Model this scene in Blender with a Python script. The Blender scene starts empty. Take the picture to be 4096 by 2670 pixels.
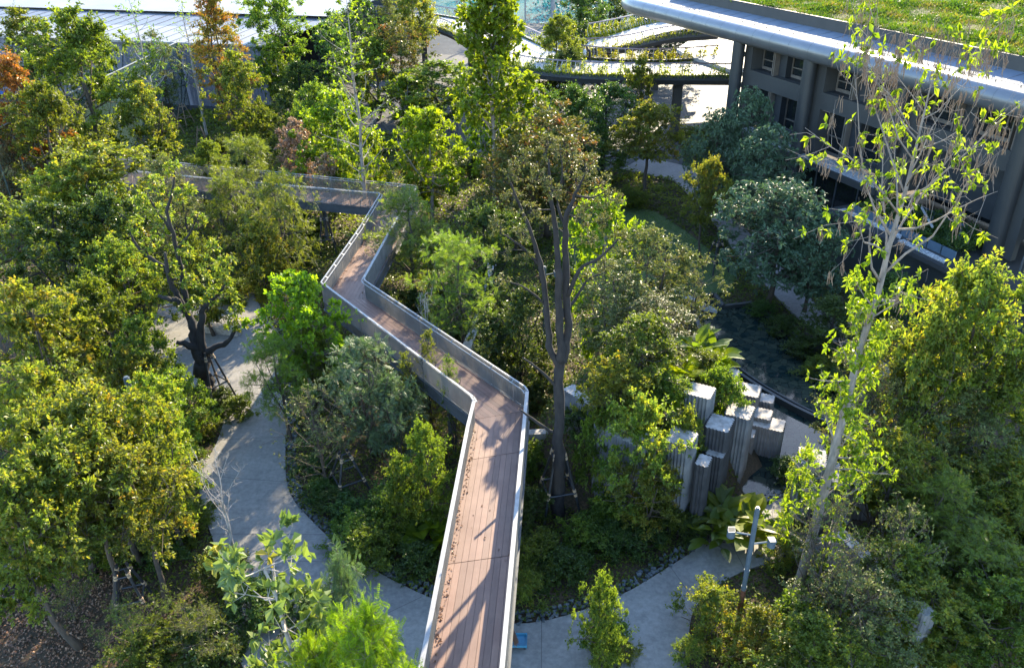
import bpy, math, random
import numpy as np
from mathutils import Matrix, Vector
SC = bpy.context.scene
COL = SC.collection
RAD = math.radians
PI = math.pi
# ---------------------------------------------------------------- camera
F = 3184.0; TH = RAD(29.4); HC = 24.5; ROLL = RAD(-1.2)
_f = np.array([0, math.cos(TH), -math.sin(TH)]); _r = np.array([1., 0, 0]); _u = np.cross(_r, _f)
AR = _r*math.cos(ROLL)+_u*math.sin(ROLL); AU = _u*math.cos(ROLL)-_r*math.sin(ROLL); AF = _f
cam = bpy.data.cameras.new("camera"); camo = bpy.data.objects.new("camera", cam); COL.objects.link(camo)
cam.sensor_width = 36.0; cam.lens = F/4096*36.0; cam.clip_end = 2000; cam.clip_start = .5
M = Matrix(((AR[0], AU[0], -AF[0], 0), (AR[1], AU[1], -AF[1], 0), (AR[2], AU[2], -AF[2], HC), (0, 0, 0, 1)))
camo.matrix_world = M
SC.camera = camo
# ---------------------------------------------------------------- sky, sun, exposure
SUN_EL = 24.0; SUN_AZ = 21.0     # azimuth measured from +Y towards +X
W = bpy.data.worlds.new("World"); SC.world = W; W.use_nodes = True
nt = W.node_tree; nt.nodes.clear()
sky = nt.nodes.new("ShaderNodeTexSky"); sky.sky_type = 'NISHITA'; sky.sun_disc = False
sky.sun_elevation = RAD(SUN_EL); sky.sun_rotation = RAD(SUN_AZ)
bg = nt.nodes.new("ShaderNodeBackground"); bg.inputs[1].default_value = 0.15; sky.ozone_density = 3.0; sky.dust_density = .4; sky.air_density = 1.0
wo = nt.nodes.new("ShaderNodeOutputWorld")
nt.links.new(sky.outputs[0], bg.inputs[0]); nt.links.new(bg.outputs[0], wo.inputs[0])
sl = bpy.data.lights.new("sun", 'SUN'); sl.energy = 3.8; sl.angle = RAD(0.5); sl.color = (1.0, 0.85, 0.60)
so = bpy.data.objects.new("sun", sl); COL.objects.link(so)
_sd = Vector((math.sin(RAD(SUN_AZ))*math.cos(RAD(SUN_EL)), math.cos(RAD(SUN_AZ))*math.cos(RAD(SUN_EL)), math.sin(RAD(SUN_EL))))
so.rotation_euler = _sd.to_track_quat('Z', 'Y').to_euler()
SC.view_settings.view_transform = 'Standard'; SC.view_settings.look = 'None'
SC.view_settings.exposure = 2.3; SC.view_settings.gamma = 1.0
SC.cycles.max_bounces = 6; SC.cycles.diffuse_bounces = 3; SC.cycles.glossy_bounces = 3
SC.cycles.transmission_bounces = 4; SC.cycles.transparent_max_bounces = 6
SC.cycles.sample_clamp_indirect = 4

def P(u, v, z):
    d = AR*(u-2048)/F-AU*(v-1335)/F+AF
    t = (z-HC)/d[2]
    return np.array([0, 0, HC])+d*t
def G(u, v, z=0.):
    p = P(u, v, z); return (p[0], p[1])
def VY(u, v, y):           # point on the upright plane at distance y
    d = AR*(u-2048)/F-AU*(v-1335)/F+AF
    t = y/d[1]
    return np.array([0, 0, HC])+d*t

# ---------------------------------------------------------------- node helpers
def newmat(name):
    m = bpy.data.materials.new(name); m.use_nodes = True; n = m.node_tree; n.nodes.clear()
    out = n.nodes.new("ShaderNodeOutputMaterial"); return m, n, out
def mixcol(n, fac, a, b):
    x = n.nodes.new("ShaderNodeMix"); x.data_type = 'RGBA'
    for s, val in ((0, fac), (6, a), (7, b)):
        if isinstance(val, (tuple, float, int)):
            x.inputs[s].default_value = val if not isinstance(val, tuple) else (val+(1,) if len(val) == 3 else val)
        else: n.links.new(val, x.inputs[s])
    return x.outputs[2]
def noise(n, scale, detail=4, rough=.55, coord='Object', vec=None, stretch=None):
    t = n.nodes.new("ShaderNodeTexNoise"); t.inputs['Scale'].default_value = scale
    t.inputs['Detail'].default_value = detail; t.inputs['Roughness'].default_value = rough
    c = n.nodes.new("ShaderNodeTexCoord"); src = c.outputs[coord]
    if stretch:
        mp = n.nodes.new("ShaderNodeMapping"); mp.inputs['Scale'].default_value = stretch
        n.links.new(src, mp.inputs[0]); src = mp.outputs[0]
    n.links.new(src, t.inputs['Vector']); return t.outputs['Fac']
def ramp(n, fac, stops):
    r = n.nodes.new("ShaderNodeValToRGB"); e = r.color_ramp.elements
    while len(e) < len(stops): e.new(.5)
    for k, (p, c) in enumerate(stops):
        e[k].position = p; e[k].color = (c[0], c[1], c[2], 1) if isinstance(c, tuple) else (c, c, c, 1)
    n.links.new(fac, r.inputs[0]); return r.outputs[0]
def bump(n, h, strength=.3, dist=.02):
    b = n.nodes.new("ShaderNodeBump"); b.inputs['Strength'].default_value = strength; b.inputs['Distance'].default_value = dist
    n.links.new(h, b.inputs['Height']); return b.outputs[0]
def pmat(name, c1, c2=None, scale=3., rough=.7, metal=0., spec=.5, bumpk=0., bscale=None, stretch=None, detail=5, lo=.35, hi=.65):
    m, n, out = newmat(name)
    p = n.nodes.new("ShaderNodeBsdfPrincipled")
    p.inputs['Roughness'].default_value = rough; p.inputs['Metallic'].default_value = metal
    p.inputs['Specular IOR Level'].default_value = spec
    if c2 is None: c2 = tuple(x*.8 for x in c1)
    f = noise(n, scale, detail, stretch=stretch)
    col = ramp(n, f, [(lo, c1), (hi, c2)])
    n.links.new(col, p.inputs['Base Color'])
    if bumpk: n.links.new(bump(n, noise(n, bscale or scale*4, 6, stretch=stretch), bumpk, .02), p.inputs['Normal'])
    n.links.new(p.outputs[0], out.inputs[0]); return m
def leafmat(name, stops, trans=.52, tboost=(2.1, 1.95, .6), rough=.42, spec=.4, hv=.06):
    m, n, out = newmat(name)
    a = n.nodes.new("ShaderNodeAttribute"); a.attribute_name = "tint"
    oi = n.nodes.new("ShaderNodeObjectInfo")
    col = ramp(n, a.outputs['Fac'], stops)
    hs = n.nodes.new("ShaderNodeHueSaturation")
    mr = n.nodes.new("ShaderNodeMapRange"); mr.inputs[3].default_value = .5-hv*.35; mr.inputs[4].default_value = .5+hv*.35
    n.links.new(oi.outputs['Random'], mr.inputs[0]); n.links.new(mr.outputs[0], hs.inputs['Hue'])
    mr2 = n.nodes.new("ShaderNodeMapRange"); mr2.inputs[3].default_value = .82; mr2.inputs[4].default_value = 1.18
    n.links.new(oi.outputs['Random'], mr2.inputs[0]); n.links.new(mr2.outputs[0], hs.inputs['Value'])
    n.links.new(col, hs.inputs['Color'])
    p = n.nodes.new("ShaderNodeBsdfPrincipled"); p.inputs['Roughness'].default_value = rough
    p.inputs['Specular IOR Level'].default_value = spec
    n.links.new(hs.outputs[0], p.inputs['Base Color'])
    t = n.nodes.new("ShaderNodeBsdfTranslucent")
    v = n.nodes.new("ShaderNodeVectorMath"); v.operation = 'MULTIPLY'; v.inputs[1].default_value = tboost
    n.links.new(hs.outputs[0], v.inputs[0]); n.links.new(v.outputs[0], t.inputs[0])
    mx = n.nodes.new("ShaderNodeMixShader"); mx.inputs[0].default_value = trans
    n.links.new(p.outputs[0], mx.inputs[1]); n.links.new(t.outputs[0], mx.inputs[2])
    n.links.new(mx.outputs[0], out.inputs[0]); return m

# ---------------------------------------------------------------- mesh builder
class MB:
    def __init__(s): s.V = []; s.Q = []; s.T = []; s.N = []; s.n = 0; s.qt = []; s.tt = []; s.nt_ = []
    def add(s, v, q=None, t=None, tint=None):
        v = np.asarray(v, float).reshape(-1, 3); s.V.append(v)
        if q is not None and len(q):
            q = np.asarray(q, int); s.Q.append(q+s.n); s.qt.append(np.full(len(q), .5) if tint is None else np.broadcast_to(tint, (len(q),)))
        if t is not None and len(t):
            t = np.asarray(t, int); s.T.append(t+s.n); s.tt.append(np.full(len(t), .5))
        s.n += len(v)
    def ngon(s, v):
        v = np.asarray(v, float); s.V.append(v); s.N.append(list(range(s.n, s.n+len(v)))); s.n += len(v)
    def box(s, c, d, rz=0., tilt=None):
        c = np.asarray(c, float); d = np.asarray(d, float)/2
        v = np.array([[x, y, z] for x in (-1, 1) for y in (-1, 1) for z in (-1, 1)], float)*d
        if tilt is not None: v = v @ np.array(tilt).T
        if rz:
            ca, sa = math.cos(rz), math.sin(rz); v = v @ np.array([[ca, sa, 0], [-sa, ca, 0], [0, 0, 1]])
        s.add(v+c, [[0, 1, 3, 2], [4, 6, 7, 5], [0, 4, 5, 1], [2, 3, 7, 6], [0, 2, 6, 4], [1, 5, 7, 3]])
    def bar(s, a, b, w, h=None, up=(0, 0, 1)):
        a = np.asarray(a, float); b = np.asarray(b, float); h = h or w
        d = b-a; L = np.linalg.norm(d); d = d/L; up = np.array(up, float)
        if abs(d@up) > .98: up = np.array([1., 0, 0])
        sd = np.cross(d, up); sd /= np.linalg.norm(sd); uu = np.cross(sd, d)
        v = [p+sd*w/2*i+uu*h/2*j for p in (a, b) for i in (-1, 1) for j in (-1, 1)]
        s.add(v, [[0, 1, 3, 2], [4, 6, 7, 5], [0, 4, 5, 1], [2, 3, 7, 6], [0, 2, 6, 4], [1, 5, 7, 3]])
    def tube(s, pts, rad, n=6, cap=True):
        pts = np.asarray(pts, float); k = len(pts); rad = np.broadcast_to(rad, (k,))
        tg = np.gradient(pts, axis=0); tg /= np.linalg.norm(tg, axis=1)[:, None]+1e-9
        ref = np.array([.13, .21, .97]) if abs(tg[0][2]) < .8 else np.array([.97, .21, .13])
        sd = np.cross(tg, ref); sd /= np.linalg.norm(sd, axis=1)[:, None]+1e-9
        up = np.cross(sd, tg)
        a = np.arange(n)*2*PI/n
        ring = pts[:, None, :]+rad[:, None, None]*(np.cos(a)[None, :, None]*sd[:, None, :]+np.sin(a)[None, :, None]*up[:, None, :])
        i = np.arange(k-1)[:, None]*n; j = np.arange(n)[None, :]; j2 = (j+1) % n
        q = np.stack([i+j, i+j2, i+n+j2, i+n+j], -1).reshape(-1, 4)
        b0 = s.n
        s.add(ring.reshape(-1, 3), q)
        if cap and n > 3:
            s.N.append([b0+x for x in range(n)][::-1]); s.N.append([b0+(k-1)*n+x for x in range(n)])
    def twigs(s, A, B, r0, r1=None):           # many straight 3-sided twigs at once
        A = np.asarray(A, float); B = np.asarray(B, float); m = len(A)
        if m == 0: return
        r1 = r0 if r1 is None else r1
        d = B-A; d /= np.linalg.norm(d, axis=1)[:, None]+1e-9
        sd = np.cross(d, [.31, .17, .93]); sd /= np.linalg.norm(sd, axis=1)[:, None]+1e-9
        up = np.cross(sd, d)
        V = np.zeros((m, 6, 3))
        for k in range(3):
            o = math.cos(k*2.094)*sd+math.sin(k*2.094)*up
            V[:, k] = A+o*np.reshape(r0, (-1, 1)); V[:, 3+k] = B+o*np.reshape(r1, (-1, 1))
        base = np.arange(m)[:, None, None]*6
        q = (base+np.array([[0, 1, 4, 3], [1, 2, 5, 4], [2, 0, 3, 5]])[None]).reshape(-1, 4)
        s.add(V.reshape(-1, 3), q)
    def prism(s, poly, z0, z1, top=True, bot=False):
        poly = [tuple(p[:2]) for p in poly]; n = len(poly)
        area = sum(poly[i][0]*poly[(i+1) % n][1]-poly[(i+1) % n][0]*poly[i][1] for i in range(n))
        if area < 0: poly = poly[::-1]
        b = s.n
        s.add([(x, y, z0) for x, y in poly]+[(x, y, z1) for x, y in poly], [[i, (i+1) % n, n+(i+1) % n, n+i] for i in range(n)])
        if top: s.N.append([b+n+i for i in range(n)])
        if bot: s.N.append([b+i for i in range(n)][::-1])
    def leaves(s, pos, ax, nrm, L, wd, tint, fold=.25, curl=.12):
        m = len(pos)
        if m == 0: return
        L = np.broadcast_to(L, (m,))[:, None]
        ax = ax/(np.linalg.norm(ax, axis=1)[:, None]+1e-9)
        sd = np.cross(ax, nrm); sd /= np.linalg.norm(sd, axis=1)[:, None]+1e-9
        up = np.cross(sd, ax)
        V = np.zeros((m, 4, 3))
        V[:, 0] = pos; V[:, 2] = pos+ax*L-up*L*curl
        V[:, 1] = pos+ax*L*.52+sd*L*wd+up*L*wd*fold; V[:, 3] = pos+ax*L*.52-sd*L*wd+up*L*wd*fold
        s.add(V.reshape(-1, 3), np.arange(m*4).reshape(m, 4), tint=tint)
    def mesh(s, name, mats, smooth=False):
        me = bpy.data.meshes.new(name)
        V = np.concatenate(s.V) if s.V else np.zeros((0, 3))
        Q = np.concatenate(s.Q) if s.Q else np.zeros((0, 4), int)
        T = np.concatenate(s.T) if s.T else np.zeros((0, 3), int)
        me.vertices.add(len(V)); me.vertices.foreach_set("co", V.ravel())
        nl = [x for f in s.N for x in f]
        loops = np.concatenate([Q.ravel(), T.ravel(), np.array(nl, int)]).astype(np.int32)
        tot = np.concatenate([np.full(len(Q), 4), np.full(len(T), 3), np.array([len(f) for f in s.N], int)]).astype(np.int32)
        st = np.concatenate([[0], np.cumsum(tot)[:-1]]).astype(np.int32) if len(tot) else np.zeros(0, np.int32)
        me.loops.add(len(loops)); me.loops.foreach_set("vertex_index", loops)
        me.polygons.add(len(tot)); me.polygons.foreach_set("loop_start", st); me.polygons.foreach_set("loop_total", tot)
        me.update(calc_edges=True)
        tint = np.concatenate((s.qt or [np.zeros(0)])+(s.tt or [])+[np.full(len(s.N), .5)])
        at = me.attributes.new("tint", 'FLOAT', 'FACE'); at.data.foreach_set("value", tint.astype(np.float32))
        me.polygons.foreach_set('use_smooth', [bool(smooth)]*len(me.polygons))
        for m in (mats if isinstance(mats, (list, tuple)) else [mats]): me.materials.append(m)
        return me
    def build(s, name, mat, parent=None, smooth=False):
        me = s.mesh(name, mat, smooth)
        o = bpy.data.objects.new(name, me); COL.objects.link(o)
        if parent: o.parent = parent
        return o
def tag(o, label=None, cat=None, group=None, kind=None):
    if label: o["label"] = label
    if cat: o["category"] = cat
    if group: o["group"] = group
    if kind: o["kind"] = kind
    return o
def empty(name, loc=(0, 0, 0), rz=0.):
    o = bpy.data.objects.new(name, None); COL.objects.link(o); o.location = loc; o.rotation_euler = (0, 0, rz); return o
def copy_tree(o, parent=None):
    c = o.copy(); COL.objects.link(c)
    if parent: c.parent = parent
    for ch in o.children: copy_tree(ch, c)
    return c
def smooth_line(pts, k=8, closed=False):
    p = np.asarray(pts, float); n = len(p); out = []
    rng = range(n if closed else n-1)
    for i in rng:
        a, b, c, d = (p[(i-1) % n] if (closed or i > 0) else p[0]), p[i], p[(i+1) % n], (p[(i+2) % n] if (closed or i+2 < n) else p[-1])
        for j in range(k):
            t = j/k
            out.append(.5*((2*b)+(-a+c)*t+(2*a-5*b+4*c-d)*t*t+(-a+3*b-3*c+d)*t**3))
    if not closed: out.append(p[-1])
    return np.array(out)
def inpoly(X, Y, poly):
    poly = np.asarray(poly, float); n = len(poly); c = np.zeros(X.shape, bool)
    for i in range(n):
        x1, y1 = poly[i][:2]; x2, y2 = poly[(i+1) % n][:2]
        if y1 == y2: continue
        k = ((y1 > Y) != (y2 > Y)) & (X < (x2-x1)*(Y-y1)/(y2-y1)+x1); c ^= k
    return c
def unit(a): return a/(np.linalg.norm(a, axis=-1, keepdims=True)+1e-9)

# ---------------------------------------------------------------- materials
MT = {}
def dirt_mat():
    m, n, out = newmat("soil"); p = n.nodes.new("ShaderNodeBsdfPrincipled"); p.inputs['Roughness'].default_value = .95
    a = ramp(n, noise(n, .6, 6), [(.4, (.05, .035, .02)), (.6, (.11, .065, .035))])
    b = ramp(n, noise(n, 12, 5), [(.45, (.03, .03, .012)), (.62, (.13, .08, .045))])
    n.links.new(mixcol(n, .5, a, b), p.inputs['Base Color']); n.links.new(bump(n, noise(n, 14, 6), .6, .05), p.inputs['Normal'])
    n.links.new(p.outputs[0], out.inputs[0]); return m
MT['soil'] = dirt_mat()
def conc_mat(name, c1, c2, c3):
    m, n, out = newmat(name); p = n.nodes.new("ShaderNodeBsdfPrincipled"); p.inputs['Specular IOR Level'].default_value = .2
    a = ramp(n, noise(n, .35, 6, .6), [(.35, c1), (.65, c2)])
    b = ramp(n, noise(n, 5, 8, .65), [(.35, (.75, .75, .75)), (.7, (1.08, 1.08, 1.08))])
    v = n.nodes.new("ShaderNodeVectorMath"); v.operation = 'MULTIPLY'; n.links.new(a, v.inputs[0]); n.links.new(b, v.inputs[1])
    st = ramp(n, noise(n, 1.3, 7, .7), [(.56, (0, 0, 0)), (.72, (1, 1, 1))])
    n.links.new(mixcol(n, st, v.outputs[0], c3), p.inputs['Base Color'])
    r = n.nodes.new("ShaderNodeMapRange"); r.inputs[3].default_value = .5; r.inputs[4].default_value = .85
    n.links.new(noise(n, 2, 4), r.inputs[0]); n.links.new(r.outputs[0], p.inputs['Roughness'])
    n.links.new(bump(n, noise(n, 9, 8, .7), .35, .03), p.inputs['Normal'])
    n.links.new(p.outputs[0], out.inputs[0]); return m
MT['path'] = conc_mat("stamped_concrete", (.30, .285, .26), (.22, .21, .195), (.165, .16, .15))
MT['pale_path'] = conc_mat("pale_paving", (.36, .32, .30), (.30, .27, .255), (.24, .22, .21))
MT['road'] = conc_mat("asphalt", (.07, .07, .075), (.10, .10, .10), (.05, .05, .055))
MT['road2'] = conc_mat("cobble_paving", (.085, .085, .09), (.11, .105, .10), (.065, .065, .07))
MT['joint'] = pmat("path_joint", (.10, .095, .09))
MT['slate'] = pmat("slate", (.06, .075, .085), (.13, .14, .145), 3, .6, bumpk=.5)
MT['deck'] = None
def deck_mat():
    m, n, out = newmat("composite_decking"); p = n.nodes.new("ShaderNodeBsdfPrincipled")
    a = ramp(n, noise(n, 1.2, 6, .6), [(.3, (.17, .095, .07)), (.7, (.23, .14, .105))])
    at = n.nodes.new("ShaderNodeAttribute"); at.attribute_name = "tint"
    b = ramp(n, at.outputs['Fac'], [(0, (.8, .8, .8)), (1, (1.12, 1.1, 1.08))])
    v = n.nodes.new("ShaderNodeVectorMath"); v.operation = 'MULTIPLY'; n.links.new(a, v.inputs[0]); n.links.new(b, v.inputs[1])
    d = ramp(n, noise(n, 7, 8, .7), [(.55, (0, 0, 0)), (.75, (.5, .5, .5))])
    n.links.new(mixcol(n, d, v.outputs[0], (.16, .12, .10)), p.inputs['Base Color'])
    p.inputs['Roughness'].default_value = .6
    n.links.new(bump(n, noise(n, 30, 4), .25, .01), p.inputs['Normal'])
    n.links.new(p.outputs[0], out.inputs[0]); return m
MT['deck'] = deck_mat()
MT['rail'] = pmat("grey_painted_steel", (.30, .31, .31), (.24, .25, .255), 3, .45, .3)
MT['fin'] = pmat("baluster_steel", (.30, .29, .27), (.23, .225, .215), 1.2, .5, .3)
MT['cap'] = pmat("aluminium_rail", (.30, .30, .29), (.23, .23, .23), 5, .5, .3)
MT['steel'] = pmat("dark_steel", (.11, .115, .12), (.08, .085, .09), 2, .55, .2)
MT['rust'] = pmat("rusty_steel", (.16, .06, .03), (.10, .045, .025), 6, .9, bumpk=.4)
MT['post'] = pmat("blue_grey_paint", (.10, .13, .155), (.075, .10, .12), 3, .5)
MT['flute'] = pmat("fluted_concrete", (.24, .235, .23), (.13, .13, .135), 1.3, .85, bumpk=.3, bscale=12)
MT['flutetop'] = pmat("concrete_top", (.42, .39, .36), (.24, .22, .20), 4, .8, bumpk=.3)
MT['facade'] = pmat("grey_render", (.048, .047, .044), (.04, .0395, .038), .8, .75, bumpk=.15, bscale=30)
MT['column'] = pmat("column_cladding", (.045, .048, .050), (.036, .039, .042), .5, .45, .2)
MT['darkshadeconc'] = pmat('dark_and_shaded_fluted_concrete', (.075, .072, .075), (.045, .044, .046), 2, .85, bumpk=.3)
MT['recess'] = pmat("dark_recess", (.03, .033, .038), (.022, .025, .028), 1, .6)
MT['frame'] = pmat("window_frame", (.15, .125, .10), (.12, .10, .085), 2, .5)
MT['tube'] = pmat("brushed_aluminium", (.20, .205, .215), (.17, .175, .185), .8, .32, .5, stretch=(1, 1, 4))
MT['strip'] = pmat("roof_panel", (.15, .18, .22), (.125, .15, .19), .5, .75, 0, .25)
MT['parapet'] = pmat("parapet_grey", (.06, .058, .054), (.048, .047, .045), 1, .7)
MT['gravel'] = pmat("white_gravel", (.62, .60, .57), (.25, .25, .25), 9, .9, bumpk=1, bscale=14, lo=.4, hi=.6)
MT['white'] = pmat("white_deck", (.42, .42, .41), (.34, .34, .33), .5, .7)
MT['pinkrail'] = pmat("mauve_rail", (.30, .23, .24), (.25, .19, .2), 3, .45, .2)
MT['bamboo'] = pmat("bamboo", (.28, .19, .12), (.18, .12, .08), 4, .7)
MT['blackpole'] = pmat("black_pole", (.02, .022, .026), (.035, .038, .045), 4, .4)
MT['wrap'] = pmat("rope_wrap", (.50, .36, .22), (.34, .23, .14), 20, .9)
MT['roofw'] = pmat("white_roof", (.30, .30, .30), (.24, .235, .235), .12, .55, .1)
MT['roofg'] = pmat("grey_roof", (.19, .195, .21), (.15, .155, .17), .2, .5, .2)
MT['shed'] = pmat("corrugated_wall", (.20, .205, .25), (.15, .155, .20), .15, .6)
MT['darkwall'] = pmat("dark_wall", (.045, .05, .05), (.03, .035, .035), 1, .5)
MT['blue'] = pmat("blue_plastic", (.05, .22, .34), (.04, .17, .28), 6, .45)
MT['bluetarp'] = pmat("blue_tarp", (.02, .10, .35), (.015, .07, .25), 2, .5)
MT['planter'] = pmat("planter_panel", (.10, .15, .20), (.08, .12, .165), 1, .5)
MT['bag'] = pmat("white_cloth", (.72, .72, .72), (.55, .56, .58), 8, .7)
MT['cloth'] = pmat("dark_clothes", (.02, .022, .035), (.03, .032, .05), 9, .8)
MT['skin'] = pmat("skin", (.32, .18, .12), (.28, .15, .10), 5, .55)
MT['hair'] = pmat("hair", (.01, .01, .01))
MT['broom'] = pmat("broom_straw", (.22, .12, .07), (.13, .07, .04), 30, .9)
MT['green'] = pmat("green_cloth", (.15, .45, .33), (.1, .36, .26), 12, .8)
MT['dryleaf'] = leafmat("dry_leaf", [(0, (.10, .05, .025)), (.5, (.24, .12, .06)), (1, (.40, .25, .14))], .15, (1, .9, .7))
def bark(name, a, b, sc=5, bk=.8): return pmat(name, a, b, sc, .9, bumpk=bk, bscale=sc*3, stretch=(1, 1, .35))
MT['bark'] = bark("bark_brown", (.10, .075, .055), (.055, .045, .035))
MT['barkdark'] = bark("bark_dark", (.035, .03, .028), (.018, .016, .016))
MT['barkgrey'] = bark("bark_grey", (.30, .25, .21), (.17, .15, .13), 6)
MT['barkpale'] = bark("bark_pale", (.42, .38, .34), (.26, .24, .22), 5, .4)
def glass_mat(name, tint, alpha=.5, rough=.05):
    m, n, out = newmat(name); g = n.nodes.new("ShaderNodeBsdfPrincipled"); g.inputs['Base Color'].default_value = tint+(1,)
    g.inputs['Roughness'].default_value = rough; g.inputs['Specular IOR Level'].default_value = .9
    t = n.nodes.new("ShaderNodeBsdfTransparent"); t.inputs[0].default_value = tuple(min(1, .75+x*.25) for x in tint)+(1,)
    mx = n.nodes.new("ShaderNodeMixShader"); mx.inputs[0].default_value = alpha
    n.links.new(t.outputs[0], mx.inputs[1]); n.links.new(g.outputs[0], mx.inputs[2]); n.links.new(mx.outputs[0], out.inputs[0]); return m
MT['glassfence'] = glass_mat("green_glass", (.10, .17, .13), .26, .08)
MT['pane'] = pmat("dark_glass", (.012, .016, .018), (.016, .02, .022), 1, .06, 0, .8)
def net_mat():
    m, n, out = newmat("teal_net"); d = n.nodes.new("ShaderNodeBsdfDiffuse"); d.inputs[0].default_value = (.03, .17, .22, 1)
    tl = n.nodes.new("ShaderNodeBsdfTranslucent"); tl.inputs[0].default_value = (.03, .22, .30, 1)
    m0 = n.nodes.new("ShaderNodeMixShader"); m0.inputs[0].default_value = .5; n.links.new(d.outputs[0], m0.inputs[1]); n.links.new(tl.outputs[0], m0.inputs[2])
    t = n.nodes.new("ShaderNodeBsdfTransparent"); mx = n.nodes.new("ShaderNodeMixShader"); mx.inputs[0].default_value = .5
    n.links.new(t.outputs[0], mx.inputs[1]); n.links.new(m0.outputs[0], mx.inputs[2]); n.links.new(mx.outputs[0], out.inputs[0]); return m
MT['net'] = net_mat()
def water_mat():
    m, n, out = newmat("pond_water"); p = n.nodes.new("ShaderNodeBsdfPrincipled")
    vo = n.nodes.new("ShaderNodeTexVoronoi"); vo.inputs['Scale'].default_value = 2.4
    c = n.nodes.new("ShaderNodeTexCoord"); n.links.new(c.outputs['Object'], vo.inputs['Vector'])
    col = ramp(n, vo.outputs['Color'], [(.2, (.010, .022, .022)), (.8, (.045, .055, .04))])
    vd = n.nodes.new("ShaderNodeTexVoronoi"); vd.feature = 'DISTANCE_TO_EDGE'; vd.inputs['Scale'].default_value = 2.4
    n.links.new(c.outputs['Object'], vd.inputs['Vector'])
    e = ramp(n, vd.outputs[0], [(.0, (0, 0, 0)), (.05, (1, 1, 1))])
    n.links.new(mixcol(n, e, (.006, .01, .01), col), p.inputs['Base Color'])
    p.inputs['Roughness'].default_value = .08; p.inputs['IOR'].default_value = 1.33
    n.links.new(bump(n, noise(n, 5, 3), .06, .02), p.inputs['Normal'])
    n.links.new(p.outputs[0], out.inputs[0]); return m
MT['water'] = water_mat()
Y_ = lambda *s: [(i/(len(s)-1) if len(s) > 1 else 0, c) for i, c in enumerate(s)]
LF = {
 'yel': leafmat("leaf_yellow_green", Y_((.055, .09, .02), (.10, .145, .025), (.14, .18, .028), (.19, .20, .03), (.32, .22, .03))),
 'org': leafmat("leaf_orange", Y_((.13, .13, .02), (.26, .17, .03), (.38, .15, .035), (.42, .21, .05)), .45, (1.6, 1.3, .6)),
 'orgy': leafmat("leaf_olive_orange", Y_((.09, .13, .02), (.15, .19, .03), (.26, .23, .03), (.40, .20, .03), (.42, .15, .03)), .48, (1.7, 1.5, .4)),
 'drk': leafmat("leaf_dark", Y_((.035, .065, .02), (.06, .10, .022), (.10, .15, .028)), .42, (2., 1.9, .4), .36),
 'mid': leafmat("leaf_mid", Y_((.05, .08, .015), (.10, .145, .022), (.17, .21, .025))),
 'lime': leafmat("leaf_lime", Y_((.07, .13, .012), (.14, .22, .018), (.23, .30, .025)), .58, (1.9, 1.7, .3)),
 'blu': leafmat("leaf_grey_green", Y_((.05, .09, .05), (.075, .125, .065), (.11, .165, .08)), .25, (1.2, 1.3, .8), .45),
 'pin': leafmat("leaf_pinnate", Y_((.06, .095, .02), (.11, .155, .025), (.17, .21, .03)), .48),
 'olv': leafmat("leaf_olive", Y_((.07, .095, .03), (.11, .14, .04), (.16, .18, .05), (.19, .15, .055)), .38, (1.3, 1.25, .6)),
 'glc': leafmat("leaf_glaucous", Y_((.06, .11, .06), (.10, .165, .08), (.17, .23, .08)), .35, (1.25, 1.35, .6)),
 'big': leafmat("leaf_magnolia", Y_((.09, .14, .05), (.13, .19, .06), (.17, .22, .06), (.17, .21, .05), (.45, .30, .02)), .4, (1.35, 1.35, .5), .4),
 'red': leafmat("leaf_reddish", Y_((.05, .09, .02), (.09, .13, .025), (.14, .15, .03), (.32, .14, .05)), .42, (1.4, 1.2, .6)),
 'pnk': leafmat("leaf_dusty_pink", Y_((.20, .13, .08), (.34, .22, .16), (.30, .15, .08)), .3, (1.2, 1.1, .8)),
}
print("materials ok")
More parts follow.
